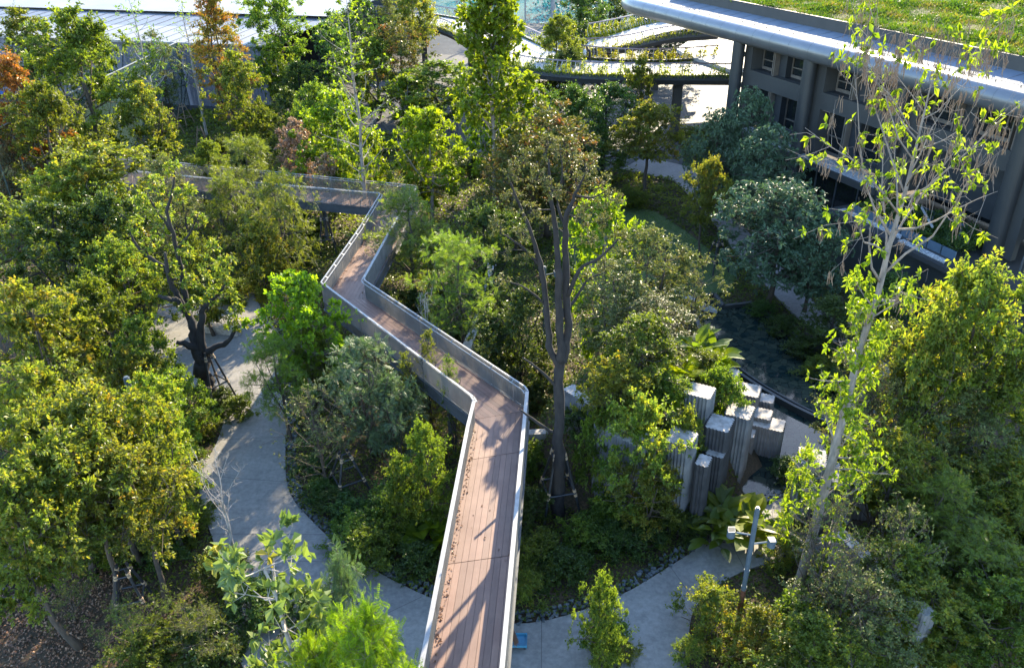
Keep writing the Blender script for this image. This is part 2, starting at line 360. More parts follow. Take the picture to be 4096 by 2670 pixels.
#==PART2==
# ---------------------------------------------------------------- vegetation builders
def add_leaves(mb, rng, A, B, k, L, wd, style, droop, ctint, jit=.0, tvar=.45, flat=.5):
    """leaves along twigs A->B; k per twig"""
    m = len(A)
    if m == 0: return
    A = np.repeat(A, k, 0); Bv = np.repeat(B, k, 0); ct = np.repeat(ctint, k)
    d = Bv-A; ln = np.linalg.norm(d, axis=1)[:, None]; du = d/(ln+1e-9); N = len(A)
    if style == 'whorl':
        t = 1-np.abs(rng.normal(0, .10, (N, 1)))
        rnd = rng.normal(0, 1, (N, 3)); rnd -= (rnd*du).sum(1, keepdims=True)*du
        ax = unit(rnd)*.95+du*.35+np.array([0, 0, -droop])
    else:
        t = rng.uniform(.15, 1.02, (N, 1))
        rnd = rng.normal(0, 1, (N, 3)); rnd -= (rnd*du).sum(1, keepdims=True)*du
        ax = unit(rnd)*.8+du*.65+np.array([0, 0, -droop])
    pos = A+d*t+rng.normal(0, 1, (N, 3))*jit
    ax = unit(ax)
    nr = np.array([0, 0, 1.])+rng.normal(0, flat, (N, 3))
    Ls = L*rng.uniform(.65, 1.2, N)
    tint = np.clip(ct*(1-tvar)+rng.random(N)*tvar, 0, 1)
    if style == 'pin':
        np_ = 7; R = Ls*2.6
        sd = unit(np.cross(ax, nr)); up = np.cross(sd, ax)
        P_, A_, N_, L_, T_ = [], [], [], [], []
        for i in range(np_):
            q = .15+.85*i/(np_-1); c = pos+ax*(R*q)[:, None]-up*(R*q*q*.22)[:, None]
            for s in (1, -1):
                P_.append(c); A_.append(unit(sd*s+ax*.45-up*.15)); N_.append(up+rng.normal(0, .2, (N, 3))); L_.append(Ls*(.62-.3*abs(q-.55))); T_.append(tint)
        mb.leaves(np.concatenate(P_), np.concatenate(A_), np.concatenate(N_), np.concatenate(L_), wd, np.concatenate(T_), fold=.1, curl=.05)
    else:
        mb.leaves(pos, ax, nr, Ls, wd*rng.uniform(.85, 1.1, (N, 1)), tint)
def envel(shape, q):
    q = np.clip(q, 0, 1)
    if shape == 'ell': return np.maximum(0, 1-(2*q-1)**2)**.5
    if shape == 'dome': return np.where(q < .25, .75+q, np.maximum(0, 1-((q-.25)/.75)**2)**.5)
    if shape == 'col': return np.where(q < .15, .55+3*q, 1-.75*np.clip((q-.15)/.85, 0, 1)**2)
    if shape == 'cone': return 1-.9*q
    if shape == 'vase': return np.where(q < .75, .3+.93*q, np.maximum(0, 1-((q-.75)/.27)**2)**.5)
    return np.ones_like(q)
def gen_tree(seed, h, r, cb=.25, shape='ell', nc=90, cr=.7, tw=9, lpt=14, L=.13, wd=.26, leaf='mid', bk='bark', r0=None,
             style='alt', droop=.25, twigvis=.006, limbs=6, bias=.55, jit=.02, stems=1, flat=.85, lobes=.42):
    rng = np.random.default_rng(seed); T = MB(); C = MB()
    r0 = r0 or h*.018
    nodes = []
    for s in range(stems):
        az = rng.uniform(0, 2*PI); sp = 0 if stems == 1 else r*.35
        k = 9; tt = np.linspace(0, 1, k); top = h*(cb+(1-cb)*.78)
        wob = np.cumsum(rng.normal(0, h*.012, (k, 2)), 0); wob[0] = 0
        tr = np.stack([wob[:, 0]+math.cos(az)*sp*tt, wob[:, 1]+math.sin(az)*sp*tt, tt*top], 1)
        rr = r0/math.sqrt(stems)*(1-.8*tt)+.01; rr[0] *= 1.35
        T.tube(tr, rr, 7)
        for i in range(2, k): nodes.append((tr[i], rr[i]))
        for j in range(limbs if stems == 1 else max(2, limbs//stems)):
            f = rng.uniform(max(.25, cb*.7), .8); p0 = np.array([np.interp(f, tt, tr[:, c]) for c in range(3)])
            a = j*2.4+rng.uniform(-.4, .4)+seed; q = rng.uniform(.25, .75)
            rad = float(envel(shape, np.array(q)))*r*rng.uniform(.5, .78)
            p1 = np.array([math.cos(a)*rad, math.sin(a)*rad, h*(cb+(1-cb)*max(q, .2))])
            if p1[2] < p0[2]: p1[2] = p0[2]+.25*rad
            mid = (p0+p1)/2+np.array([0, 0, -.08*rad])+rng.normal(0, .05*r, 3)
            pts = smooth_line([p0, mid, p1], 3); q0 = np.interp(f, tt, rr)*.6
            T.tube(pts, np.linspace(q0, q0*.3+.006, len(pts)), 5)
            for i in range(1, len(pts)): nodes.append((pts[i], q0*(1-.7*i/len(pts))))
    NP = np.array([n[0] for n in nodes])
    q = rng.random(nc); q = q**.85
    az = rng.uniform(0, 2*PI, nc)
    lob = 1+lobes*np.sin(az*2+rng.uniform(0, 6)+q*5)*rng.uniform(.4, 1)+lobes*.6*np.sin(az*5+q*9+rng.uniform(0, 6))
    rad = envel(shape, q)*(r-cr*.6)*rng.random(nc)**(1-bias)*np.clip(lob, .45, 1.45)
    Cc = np.stack([np.cos(az)*rad, np.sin(az)*rad, h*cb+(h*(1-cb)-cr*.5)*q], 1)
    A, B, ct = [], [], []
    cl_t = np.clip(rng.normal(.45, .25, nc), 0, 1)
    crs = cr*rng.choice([.6, .9, 1.15, 1.5], nc, p=[.3, .35, .25, .1]); Cc += rng.normal(0, 1, Cc.shape)*r*.05
    for c, t_, cr in zip(Cc, cl_t, crs):
        dd = NP-c; cost = np.linalg.norm(dd, axis=1)+np.maximum(0, dd[:, 2])*2.5
        i = int(np.argmin(cost)); p0 = NP[i]
        d = c-p0; mid = (p0+c)/2+np.array([0, 0, -.1*np.linalg.norm(d)])+rng.normal(0, .06, 3)
        r1 = min(nodes[i][1]*.6, .012+.010*np.linalg.norm(d))
        T.tube([p0, mid, c], [r1, r1*.7, max(r1*.35, .004)], 4, cap=False)
        out = unit(c-np.array([0, 0, h*cb*.8]))
        dirs = unit(rng.normal(0, 1, (tw, 3))+out*.9+np.array([0, 0, .25]))
        e = c+dirs*cr*rng.uniform(.4, 1.2, (tw, 1))*np.array([1, 1, .75])
        A.append(np.repeat(c[None], tw, 0)); B.append(e); ct.append(np.clip(t_+rng.normal(0, .12, tw), 0, 1))
    A = np.concatenate(A); B = np.concatenate(B); ct = np.concatenate(ct)
    if twigvis: T.twigs(A, B, twigvis, twigvis*.4)
    add_leaves(C, rng, A, B, lpt, L, wd, style, droop, ct, jit=jit, flat=flat)
    return dict(t=T.mesh("trunk", MT[bk], True), c=C.mesh("crown", LF[leaf]), h=h, r=r)
def gen_branchy(seed, h, r, f0=.25, n1=26, n2=5, l1=None, elev=35, k=5, L=.2, wd=.27, leaf='lime', bk='barkgrey', r0=None, leafp=.8,
                style='whorl', droop=.2, catkin=0., lean=(0, 0), forks=None, n3=2, wob=.006, up=.35):
    """tall open tree: one stem, many side branches, leaves only at the twig ends"""
    rng = np.random.default_rng(seed); T = MB(); C = MB(); K = MB()
    r0 = r0 or h*.012; k_ = 13; tt = np.linspace(0, 1, k_)
    w = np.cumsum(rng.normal(0, h*wob, (k_, 2)), 0)*tt[:, None]
    tr = np.stack([w[:, 0]+lean[0]*tt, w[:, 1]+lean[1]*tt, tt*h*.97], 1)
    rr = r0*(1-tt)**.8+.012
    T.tube(smooth_line(tr, 3), np.interp(np.linspace(0, 1, (k_-1)*3+1), tt, rr), 8)
    A, B, ct = [], [], []; tips = []
    for j in range(n1):
        f = f0+(1-f0)*(j+rng.uniform(0, .8))/n1; f = min(f, .985)
        p0 = np.array([np.interp(f, tt, tr[:, c]) for c in range(3)])
        env = math.sin(PI*min(1, .18+.82*(f-f0)/(1-f0)))**.6 if forks is None else forks(f)
        ln = r*env*rng.uniform(.7, 1.1)/math.cos(RAD(elev)*.7)
        a = j*2.399+rng.uniform(-.5, .5); el = RAD(elev+rng.uniform(-14, 14))
        d = np.array([math.cos(a)*math.cos(el), math.sin(a)*math.cos(el), math.sin(el)])
        pts = [p0]; dc = d.copy()
        for s in range(5):
            dc = unit(dc+rng.normal(0, .16, 3)+np.array([0, 0, up*.2])); pts.append(pts[-1]+dc*ln/5)
        pts = np.array(pts); q0 = min(np.interp(f, tt, rr)*.5, .015+.014*ln)
        T.tube(pts, np.linspace(q0, .007, 6), 5)
        for m in range(n2):
            g = rng.uniform(.3, 1.0); b0 = np.array([np.interp(g*5, np.arange(6), pts[:, c]) for c in range(3)])
            d2 = unit(dc+rng.normal(0, .75, 3)); l2 = ln*rng.uniform(.18, .4)
            b1 = b0+d2*l2*.5; b2 = b1+unit(d2+rng.normal(0, .35, 3)+[0, 0, .15])*l2*.5
            T.tube([b0, b1, b2], [.009, .007, .004], 4, cap=False)
            for x in range(n3):
                g3 = rng.uniform(.2, 1); c0 = b0+(b2-b0)*g3 if g3 < .9 else b2
                c1 = c0+unit(d2+rng.normal(0, .8, 3))*rng.uniform(.15, .4)*min(1, r/2.5)
                T.twigs(c0[None], c1[None], .004, .0025); tips.append((c0, c1, f))
    A = np.array([t[0] for t in tips]); B = np.array([t[1] for t in tips]); fz = np.array([t[2] for t in tips])
    lp = leafp(fz) if callable(leafp) else np.full(len(A), leafp)
    s = rng.random(len(A)) < lp
    add_leaves(C, rng, A[s], B[s], k, L, wd, style, droop, np.clip(rng.normal(.5, .25, s.sum()), 0, 1))
    if catkin:
        s = np.where((rng.random(len(A)) < catkin*np.clip((fz-.62)*4, 0, 1)))[0]
        for i in s:
            for q in range(rng.integers(3, 7)):
                p = B[i]+rng.normal(0, .05, 3); l = rng.uniform(.25, .5)
                K.tube([p, p+[rng.normal(0, .04), rng.normal(0, .04), -l*.3], p+[rng.normal(0, .06), rng.normal(0, .06), -l]], [.006, .014, .01], 4, cap=False)
    d = dict(t=T.mesh("trunk", MT[bk], True), c=C.mesh("crown", LF[leaf]) if True else None, h=h, r=r)
    if catkin: d['k'] = K.mesh("catkins", MT['bamboo'])
    return d
def gen_traced(seed, y, base, limbs, clumps, leaf, bk, L=.18, wd=.3, style='whorl', lpt=8, tw=16, droop=.15, twigvis=.007):
    """a tree whose limbs follow measured directions, spread in depth; returns meshes relative to base"""
    rng = np.random.default_rng(seed); T = MB(); C = MB(); b = np.array(base)
    ends = []
    for pts in limbs:
        q = np.array([VY(u, v, y+dy)-b for u, v, dy, rd in pts]); rd = np.array([p[3] for p in pts])
        sp = smooth_line(q, 4); rs = np.interp(np.linspace(0, 1, len(sp)), np.linspace(0, 1, len(rd)), rd)
        sp[1:-1] += rng.normal(0, 1, sp[1:-1].shape)*rs[1:-1, None]*.22
        T.tube(sp, rs*rng.uniform(.9, 1.12, len(rs)), 8)
        ends += [(sp[i], rs[i]) for i in range(2, len(sp))]
    NP = np.array([e[0] for e in ends]); A, B, ct = [], [], []
    for u, v, dy, cr in clumps:
        c = VY(u, v, y+dy)-b
        i = int(np.argmin(np.linalg.norm(NP-c, axis=1)+np.maximum(0, NP[:, 2]-c[2])*2)); p0 = NP[i]
        r1 = min(ends[i][1]*.6, .03)
        T.tube([p0, (p0+c)/2+rng.normal(0, .08, 3), c], [r1, r1*.7, .008], 5, cap=False)
        n2 = max(2, int(tw*cr/.6)//2)
        dirs = unit(rng.normal(0, 1, (n2, 3))+[0, 0, .3]); m = c+dirs*cr*.55*rng.uniform(.6, 1, (n2, 1))
        T.twigs(np.repeat(c[None], n2, 0), m, .009, .006)
        for mm in m:
            d3 = unit(rng.normal(0, 1, (3, 3))+unit(mm-c)*1.1); e = mm+d3*cr*.45*rng.uniform(.5, 1.1, (3, 1))
            A.append(np.repeat(mm[None], 3, 0)); B.append(e); ct.append(np.clip(rng.normal(.5, .25, 3), 0, 1))
    A = np.concatenate(A); B = np.concatenate(B); T.twigs(A, B, twigvis, twigvis*.5)
    if lpt: add_leaves(C, rng, A, B, lpt, L, wd, style, droop, np.concatenate(ct))
    return T.mesh("trunk", MT[bk], True), (C.mesh("crown", LF[leaf]) if lpt else None)
def gen_palm(seed, n=16, rad=.9, h=1.1):
    rng = np.random.default_rng(seed); T = MB(); C = MB()
    T.tube([(0, 0, 0), (0, 0, h*.5)], [.09, .07], 7)
    for i in range(n):
        a = i*2.399; el = RAD(rng.uniform(5, 75)); d = np.array([math.cos(a)*math.cos(el), math.sin(a)*math.cos(el), math.sin(el)])
        p0 = np.array([0, 0, h*.45]); p1 = p0+d*rad*.75; T.tube([p0, p1], [.014, .01], 4)
        sd = unit(np.cross(d, [0, 0, 1.])); up = np.cross(sd, d)
        m = 26; ang = np.linspace(-1.35, 1.35, m)
        ax = np.cos(ang)[:, None]*(d-up*.25)+np.sin(ang)[:, None]*sd
        C.leaves(np.repeat(p1[None], m, 0), ax, np.repeat(up[None], m, 0)+rng.normal(0, .12, (m, 3)), rad*.75*(1-.25*np.abs(ang)/1.35), .035, rng.uniform(.2, 1, m), fold=.8, curl=.1)
    return dict(t=T.mesh("trunk", MT['bark']), c=C.mesh("crown", LF['lime']), h=h+rad*.8, r=rad*1.2)
def gen_bigleaf(seed, n=26, L=.7, h=1.1, wd=.22, leaf='mid', fl=.35):
    rng = np.random.default_rng(seed); T = MB(); C = MB()
    for i in range(n):
        a = i*2.399; b0 = np.array([rng.normal(0, .18), rng.normal(0, .18), 0]); el = RAD(rng.uniform(45, 85))
        d = np.array([math.cos(a)*math.cos(el), math.sin(a)*math.cos(el), math.sin(el)])
        p1 = b0+d*h*rng.uniform(.4, 1); T.tube([b0, p1], [.018, .01], 4)
        # broad leaf as a small strip of quads
        ax = unit(d+np.array([math.cos(a), math.sin(a), 0])*.5); sd = unit(np.cross(ax, [0, 0, 1.])); up = np.cross(sd, ax)
        t = np.linspace(0, 1, 7); wv = np.sin(PI*np.clip(t*.93+.07, 0, 1))**.8*L*wd
        cen = p1+ax*(t*L)[:, None]-up*(t**2*L*fl)[:, None]
        v = np.concatenate([cen-sd*wv[:, None]+up*(wv*.3)[:, None], cen, cen+sd*wv[:, None]+up*(wv*.3)[:, None]])
        q = [[j, j+1, 7+j+1, 7+j] for j in range(6)]+[[7+j, 7+j+1, 14+j+1, 14+j] for j in range(6)]
        C.add(v, q, tint=rng.random())
    return dict(t=T.mesh("stem", MT['bark']), c=C.mesh("leaf_cluster", LF[leaf]), h=h+L*.4, r=L*.9)

PR = {}
def proto(key, f): PR.setdefault(key, []).append(f)
gt = gen_tree
for sd in (1, 2):
    proto('yel', gt(10+sd, 8, 3, .18, 'ell', 120, .8, 9, 13, .21, .28, 'yel', twigvis=.006))
    proto('mid', gt(20+sd, 8, 3, .15, 'ell', 130, .8, 9, 13, .20, .28, 'mid', bk='bark'))
    proto('drk', gt(30+sd, 8, 3, .12, 'dome', 150, .75, 9, 14, .17, .28, 'drk', bk='barkdark'))
    proto('olv', gt(40+sd, 8, 2.6, .12, 'ell', 130, .65, 9, 11, .13, .28, 'olv', bk='bark', twigvis=.007, stems=2))
    proto('pin', gt(50+sd, 7, 2.8, .3, 'dome', 90, .7, 7, 4, .14, .24, 'pin', style='pin', bk='bark', twigvis=.007))
    proto('lim', gt(60+sd, 8, 2.8, .15, 'ell', 100, .75, 7, 9, .28, .34, 'lime', bk='barkgrey', twigvis=.007))
    proto('blu', gt(70+sd, 8, 3, .22, 'ell', 120, .8, 9, 9, .27, .19, 'blu', style='whorl', bk='bark'))
    proto('shr', gt(80+sd, 1.8, 1.1, .02, 'dome', 70, .38, 8, 14, .10, .28, 'mid', r0=.03, stems=3, limbs=6, bk='bark', twigvis=.004))
    proto('shy', gt(90+sd, 1.8, 1.1, .02, 'dome', 75, .38, 8, 16, .075, .28, 'yel', r0=.03, stems=3, limbs=6, bk='bark', twigvis=.004))
    proto('shd', gt(95+sd, 1.6, 1.1, .02, 'dome', 70, .36, 8, 14, .10, .3, 'drk', r0=.03, stems=3, limbs=6, bk='bark', twigvis=.004))
proto('org', gt(101, 9, 2.2, .08, 'col', 170, .6, 8, 12, .19, .22, 'org', stems=2))
proto('orgy', gt(103, 12, 2.3, .1, 'col', 210, .65, 8, 12, .19, .22, 'orgy', stems=3))
proto('red', gt(111, 8, 3, .15, 'ell', 120, .8, 8, 11, .22, .26, 'red'))
proto('pnk', gt(112, 5, 1.6, .1, 'ell', 60, .5, 8, 9, .18, .3, 'pnk'))
proto('glc', gt(121, 5.5, 2.4, .2, 'dome', 80, .6, 7, 4, .12, .26, 'glc', style='pin', bk='bark', twigvis=.008, stems=3))
proto('fea', gt(131, 6, 2.2, .3, 'dome', 170, .5, 8, 5, .095, .26, 'lime', style='pin', bk='barkgrey', twigvis=.005, jit=.03))
proto('aca', gt(132, 2.6, 1.3, .1, 'dome', 60, .35, 6, 4, .045, .2, 'pin', style='pin', bk='bark', r0=.04, twigvis=.005))
proto('big', gt(141, 7, 1.8, .35, 'vase', 30, .55, 4, 6, .3, .34, 'big', style='whorl', bk='barkpale', twigvis=.012, limbs=5, lobes=.1, droop=.1, flat=.8))
proto('vin', gt(151, 6, 1.3, .02, 'col', 130, .4, 7, 9, .075, .3, 'mid', stems=3, bk='barkdark', twigvis=.005))
proto('fir', gt(161, 8, 2.6, .1, 'cone', 150, .6, 8, 8, .11, .12, 'mid', droop=.5))
proto('midh', gt(163, 8, 3, .42, 'dome', 130, .7, 9, 12, .19, .28, 'yel', limbs=8, twigvis=.008))
proto('flb', gt(162, 6, 1.6, .3, 'ell', 70, .4, 7, 10, .17, .3, 'lime', droop=.7, bk='barkgrey'))
proto('sap', gen_branchy(171, 15, 2.3, .35, 24, 4, k=4, L=.22, leaf='lime', bk='barkpale', r0=.16))
proto('sap2', gen_branchy(172, 18, 2.6, .22, 34, 5, k=5, L=.24, leaf='lime', bk='barkgrey', r0=.14))
proto('bare', gen_branchy(173, 6, 1.6, .25, 14, 6, k=1, L=.1, leaf='olv', bk='barkpale', r0=.06, leafp=.03, elev=62, n3=4))
proto('twg', gen_branchy(174, 5, 2.0, .15, 26, 7, k=5, L=.10, leaf='olv', bk='bark', r0=.07, leafp=.55, elev=40, n3=5))
proto('plm', gen_palm(181)); proto('bgl', gen_bigleaf(182)); proto('bgl', gen_bigleaf(183, 34, .45, .5, .38, 'lime'))
print("protos ok")

NAMES = dict(shr='shrub', shy='shrub', shd='shrub', plm='fan_palm', bgl='broad_leaf_plant', aca='feathery_shrub', bare='bare_tree', twg='twiggy_tree', sap='slender_tree', sap2='slender_tree',
             org='autumn_tree', orgy='autumn_tree', pin='pinnate_leaved_tree', fea='pinnate_leaved_tree', glc='pinnate_leaved_tree', big='magnolia_tree')
_cnt = {}
RS = dict(hero=1, ltop=1, big=1, bare=1, plm=1, bgl=1, vin=1, shr=1.1, shy=1.1, shd=1.1)
def mound(x, y):
    x = np.asarray(x, float); y = np.asarray(y, float)
    d = ((x-6.2)/4.6)**2+((y-31.5)/4.4)**2
    z = 4.0*np.clip(1.35-d, 0, 1)**.8*(d < 1.35)
    d2 = ((x-19.)/6.)**2+((y-22.)/5.)**2
    return z+2.0*np.clip(1.2-d2, 0, 1)
def plant(sp, x, y, h, r, label, group=None, rz=None, z=None):
    i = _cnt.get(sp, 0); _cnt[sp] = i+1
    p = PR[sp][i % len(PR[sp])]; r = r*RS.get(sp, 1.12); nm = NAMES.get(sp, 'tree')
    z = float(mound(x, y)) if z is None else z
    e = empty(nm, (x, y, z-.03), (i*1.7) if rz is None else rz)
    e.scale = (r/p['r'], r/p['r'], h/p['h'])
    t = bpy.data.objects.new(p['t'].name.split('.')[0], p['t']); COL.objects.link(t); t.parent = e
    if p.get('c') and len(p['c'].polygons):
        c = bpy.data.objects.new(p['c'].name.split('.')[0], p['c']); COL.objects.link(c); c.parent = e
    if p.get('k'):
        c = bpy.data.objects.new('catkins', p['k']); COL.objects.link(c); c.parent = e
    cat = 'shrub' if 'shrub' in nm else ('plant' if nm in ('fan_palm', 'broad_leaf_plant') else 'tree')
    tag(e, label, cat, group); return e
def tree(sp, u, v, zt, r, label, group=None):
    p = P(u, v, zt); x, y = p[0], p[1]; z = float(mound(x, y))
    return plant(sp, x, y, max(zt-z, .5), r, label, group)
#==PART3==
# ================================================================ THE SETTING
def sheet(name, poly, z, mat, label=None, th=None):
    b = MB()
    if th: b.prism(poly, z-th, z, bot=False)
    else:
        b.ngon([(p[0], p[1], z) for p in poly])
    o = b.build(name, mat); o["kind"] = "structure"
    return o
# ground with the planted mound
gx = np.concatenate([np.linspace(-420, -50, 12), np.arange(-48, 46, 1.), np.linspace(50, 420, 12)])
gy = np.concatenate([[-60, -20, 0], np.arange(8, 100, 1.), np.linspace(104, 700, 20)])
GX, GY = np.meshgrid(gx, gy); GZ = mound(GX, GY)
_bump = .06*np.sin(GX*1.3)*np.sin(GY*1.1+GX*.4)
GZ = GZ+np.where((GY < 95) & (np.abs(GX) < 46), _bump-.07, -.07)
b = MB(); ny, nx = GX.shape; I = (np.arange(ny-1)[:, None]*nx+np.arange(nx-1)[None]).reshape(-1)
b.add(np.stack([GX, GY, GZ], -1).reshape(-1, 3), np.stack([I, I+1, I+nx+1, I+nx], -1))
b.build("ground", MT['soil'], smooth=True)["kind"] = "structure"

# concrete path
pL = [(-24, 49), (-22.7, 42.5), (-20, 38.8), (-17, 37.4), (-15.6, 35.4), (-15.2, 33), (-15.1, 30), (-14, 27.4), (-12.6, 24.8), (-11.4, 22), (-9, 18), (-4.5, 15.2), (1, 14.6), (5, 16.2), (6.1, 19.3), (6.9, 21.6), (9.2, 23.4), (12.5, 24.3), (15, 25.6), (17, 27.2)]
pR = [(15.4, 29.6), (13.7, 28.6), (11.8, 27.6), (9.7, 26.3), (6.5, 23.9), (3.3, 21.9), (-.3, 21.0), (-3.7, 22.5), (-6.7, 24.5), (-9.0, 26.8), (-10.6, 29.0), (-11.5, 32.1), (-12.3, 36), (-13.6, 39.5), (-14.5, 43), (-16.5, 47), (-19, 52)]
PATH = np.concatenate([smooth_line(pL, 5), smooth_line(pR, 5)])
sheet("path", PATH, .03, MT['path'], th=.12)
PISLE = [(2.4, 17.6), (3.0, 16.6), (4.2, 16.3), (5.0, 17.0), (5.0, 18.4), (4.2, 19.2), (3.1, 19.0)]
# joints across the path, inlaid strips
b = MB()
for a, c in [((-15.1, 30.2), (-10.9, 29.6)), ((-13.4, 26.2), (-8.3, 26.0)), ((-9.6, 18.8), (-3.8, 22.4)), ((-12.6, 24.7), (-6.6, 24.3)), ((.6, 14.7), (.9, 21.1)), ((4.8, 16.3), (3.4, 21.8)), ((7.0, 21.7), (6.3, 23.7)), ((-15.2, 33), (-11.6, 33.2)), ((9.3, 23.5), (9.0, 25.7)), ((-17, 37.5), (-13, 38))]:
    a = np.array(a); c = np.array(c); d = unit(c-a); s = np.array([-d[1], d[0]])*.012
    b.ngon([tuple(a-s)+(.034,), tuple(c-s)+(.034,), tuple(c+s)+(.034,), tuple(a+s)+(.034,)])
b.build("path_joints", MT['joint'])["kind"] = "structure"
# slate edging along the inner edge of the path
rng = np.random.default_rng(5)
inner = smooth_line(pR, 14); b = MB()
tg = unit(np.gradient(inner, axis=0)); nr_ = np.stack([tg[:, 1], -tg[:, 0]], 1)
cen = np.array([1., 31.])
for i in range(len(inner)):
    for k in range(3):
        p = inner[i]+rng.normal(0, .05, 2); nn = nr_[i]
        if (inner[i]+nn*.5-cen)@(inner[i]+nn*.5-cen) > (inner[i]-nn*.5-cen)@(inner[i]-nn*.5-cen): nn = -nn
        p = p+nn*(.12+.17*k+rng.normal(0, .03)); m = 6
        a = np.sort(rng.uniform(0, 2*PI, m)); r = .12*rng.uniform(.7, 1.15, m)
        z = .02+rng.uniform(0, .05); tl = rng.normal(0, .12, 2)
        pts = np.stack([p[0]+np.cos(a)*r, p[1]+np.sin(a)*r, z+np.cos(a)*r*tl[0]+np.sin(a)*r*tl[1]+.02], 1)
        b.ngon(pts)
        lo = pts.copy(); lo[:, 2] = -.05; n0 = b.n; b.add(np.concatenate([lo, pts]), [[j, (j+1) % m, m+(j+1) % m, m+j] for j in range(m)])
tag(b.build("slate_chips", MT['slate']), kind='stuff')

# lawn, path by the building, pond
LAWN = [(8, 46.5), (12.0, 47.6), (13.6, 48.4), (15.2, 48.8), (16.2, 52), (14.4, 59), (12.6, 64), (9, 68), (3, 64), (4, 55), (5, 50)]
b = MB(); b.ngon([(x, y, .0) for x, y in LAWN]); b.build("lawn", pmat("lawn_soil", (.05, .08, .02), (.07, .10, .025), 2, .95))["kind"] = "structure"
BP = [(11.2, 76), (15.6, 72.2), (16.6, 64), (17.0, 56.3), (17.6, 50), (18.2, 45.5), (19.4, 41.5), (21, 36), (22.6, 36.6), (21.2, 42), (20.2, 46), (19.8, 51), (19.2, 57), (18.8, 63), (18.4, 70), (18, 76), (14, 80)]
sheet("paved_walk", BP, .02, MT['pale_path'], th=.1)
ROADP = [(-36, 103), (-26, 99), (-10, 88), (2, 78), (10, 75.5), (17.6, 77), (19, 90), (60, 96), (60, 175), (-110, 175), (-100, 118), (-60, 108)]
sheet("road", ROADP, .0, MT['road'], th=.05)
RP2 = [(-40, 112), (-20, 116), (-8, 113), (0, 106), (6, 96), (17, 92), (24, 92), (26, 122), (10, 138), (-10, 150), (-40, 150)]
sheet("paved_forecourt", RP2, .012, MT['road2'], th=.05)
b = MB()
for k, (x, y) in enumerate([(17, 101.5), (18.6, 100.2), (18.4, 102.4), (14.8, 103)]):
    b.ngon([(x-.9, y-.1, .018), (x+.8, y-.3, .018), (x+1, y, .018), (x-.7, y+.25, .018)])
b.build("road_markings", MT['white'])["kind"] = "structure"
POND = [(12.0, 47.4), (13.7, 48.0), (13.9, 46.2), (15.9, 46.6), (18.6, 37.6), (18.8, 33.2), (16.4, 31.6), (14.8, 29.4), (11.2, 27.4), (9.0, 29.6), (9.9, 33), (11.2, 37.4), (11.6, 42)]
sheet("pond", POND, .05, MT['water'])
b = MB(); k = MT['darkwall']
PK = [np.array(p) for p in POND]
for i in list(range(0, 6))+[10, 11, 12]:
    a, c = PK[i], PK[(i+1) % len(PK)]; b.bar((a[0], a[1], .13), (c[0], c[1], .13), .25, .34)
tag(b.build("pond_kerb", k), "dark stone kerb edging the shaded pond", "kerb")
b = MB(); pts = smooth_line([(11.7, 42), (12.6, 38.2), (14.4, 35.0), (16.6, 32.4), (18.6, 30.6)], 6)
for i in range(len(pts)-1): b.bar((*pts[i], .2), (*pts[i+1], .2), .2, .42); b.bar((pts[i][0]+.45, pts[i][1]+.2, .1), (pts[i+1][0]+.45, pts[i+1][1]+.2, .1), .12, .3)
tag(b.build("pond_weir", MT['darkwall']), "long dark weir wall crossing the pond", "weir wall")

# ---------------------------------------------------------------- footbridge
ZD = 3.7
LL = [(-3.55, 6), (-1.92, 27.1), (-1.72, 28.95), (-1.86, 29.35), (-10.85, 41.3), (-9.95, 49.5), (-9.45, 56.15), (-9.65, 56.45), (-20.6, 59.8), (-33, 63.9)]
RL = [(-1.2, 6), (.42, 27.1), (.62, 29.6), (.5, 29.95), (-8.38, 41.35), (-8.5, 41.65), (-7.8, 49.7), (-6.95, 57.5), (-7.2, 57.9), (-22.1, 63.1), (-33.6, 67)]
CL = [(-3.55, 6), (-1.76, 29.2), (-10.85, 41.35), (-9.45, 56.3), (-33, 63.9)]
CR = [(-1.2, 6), (.6, 29.8), (-8.45, 41.5), (-6.95, 57.75), (-33.6, 67)]
BR = empty("footbridge", (-1.5, 20, 0)); tag(BR, "zigzag raised timber-decked footbridge with grey baluster railings", "footbridge")
BRO = np.array([-1.5, 20, 0.])
def bx(mb): 
    mb.V = [v-BRO for v in mb.V]; return mb
rng = np.random.default_rng(8)
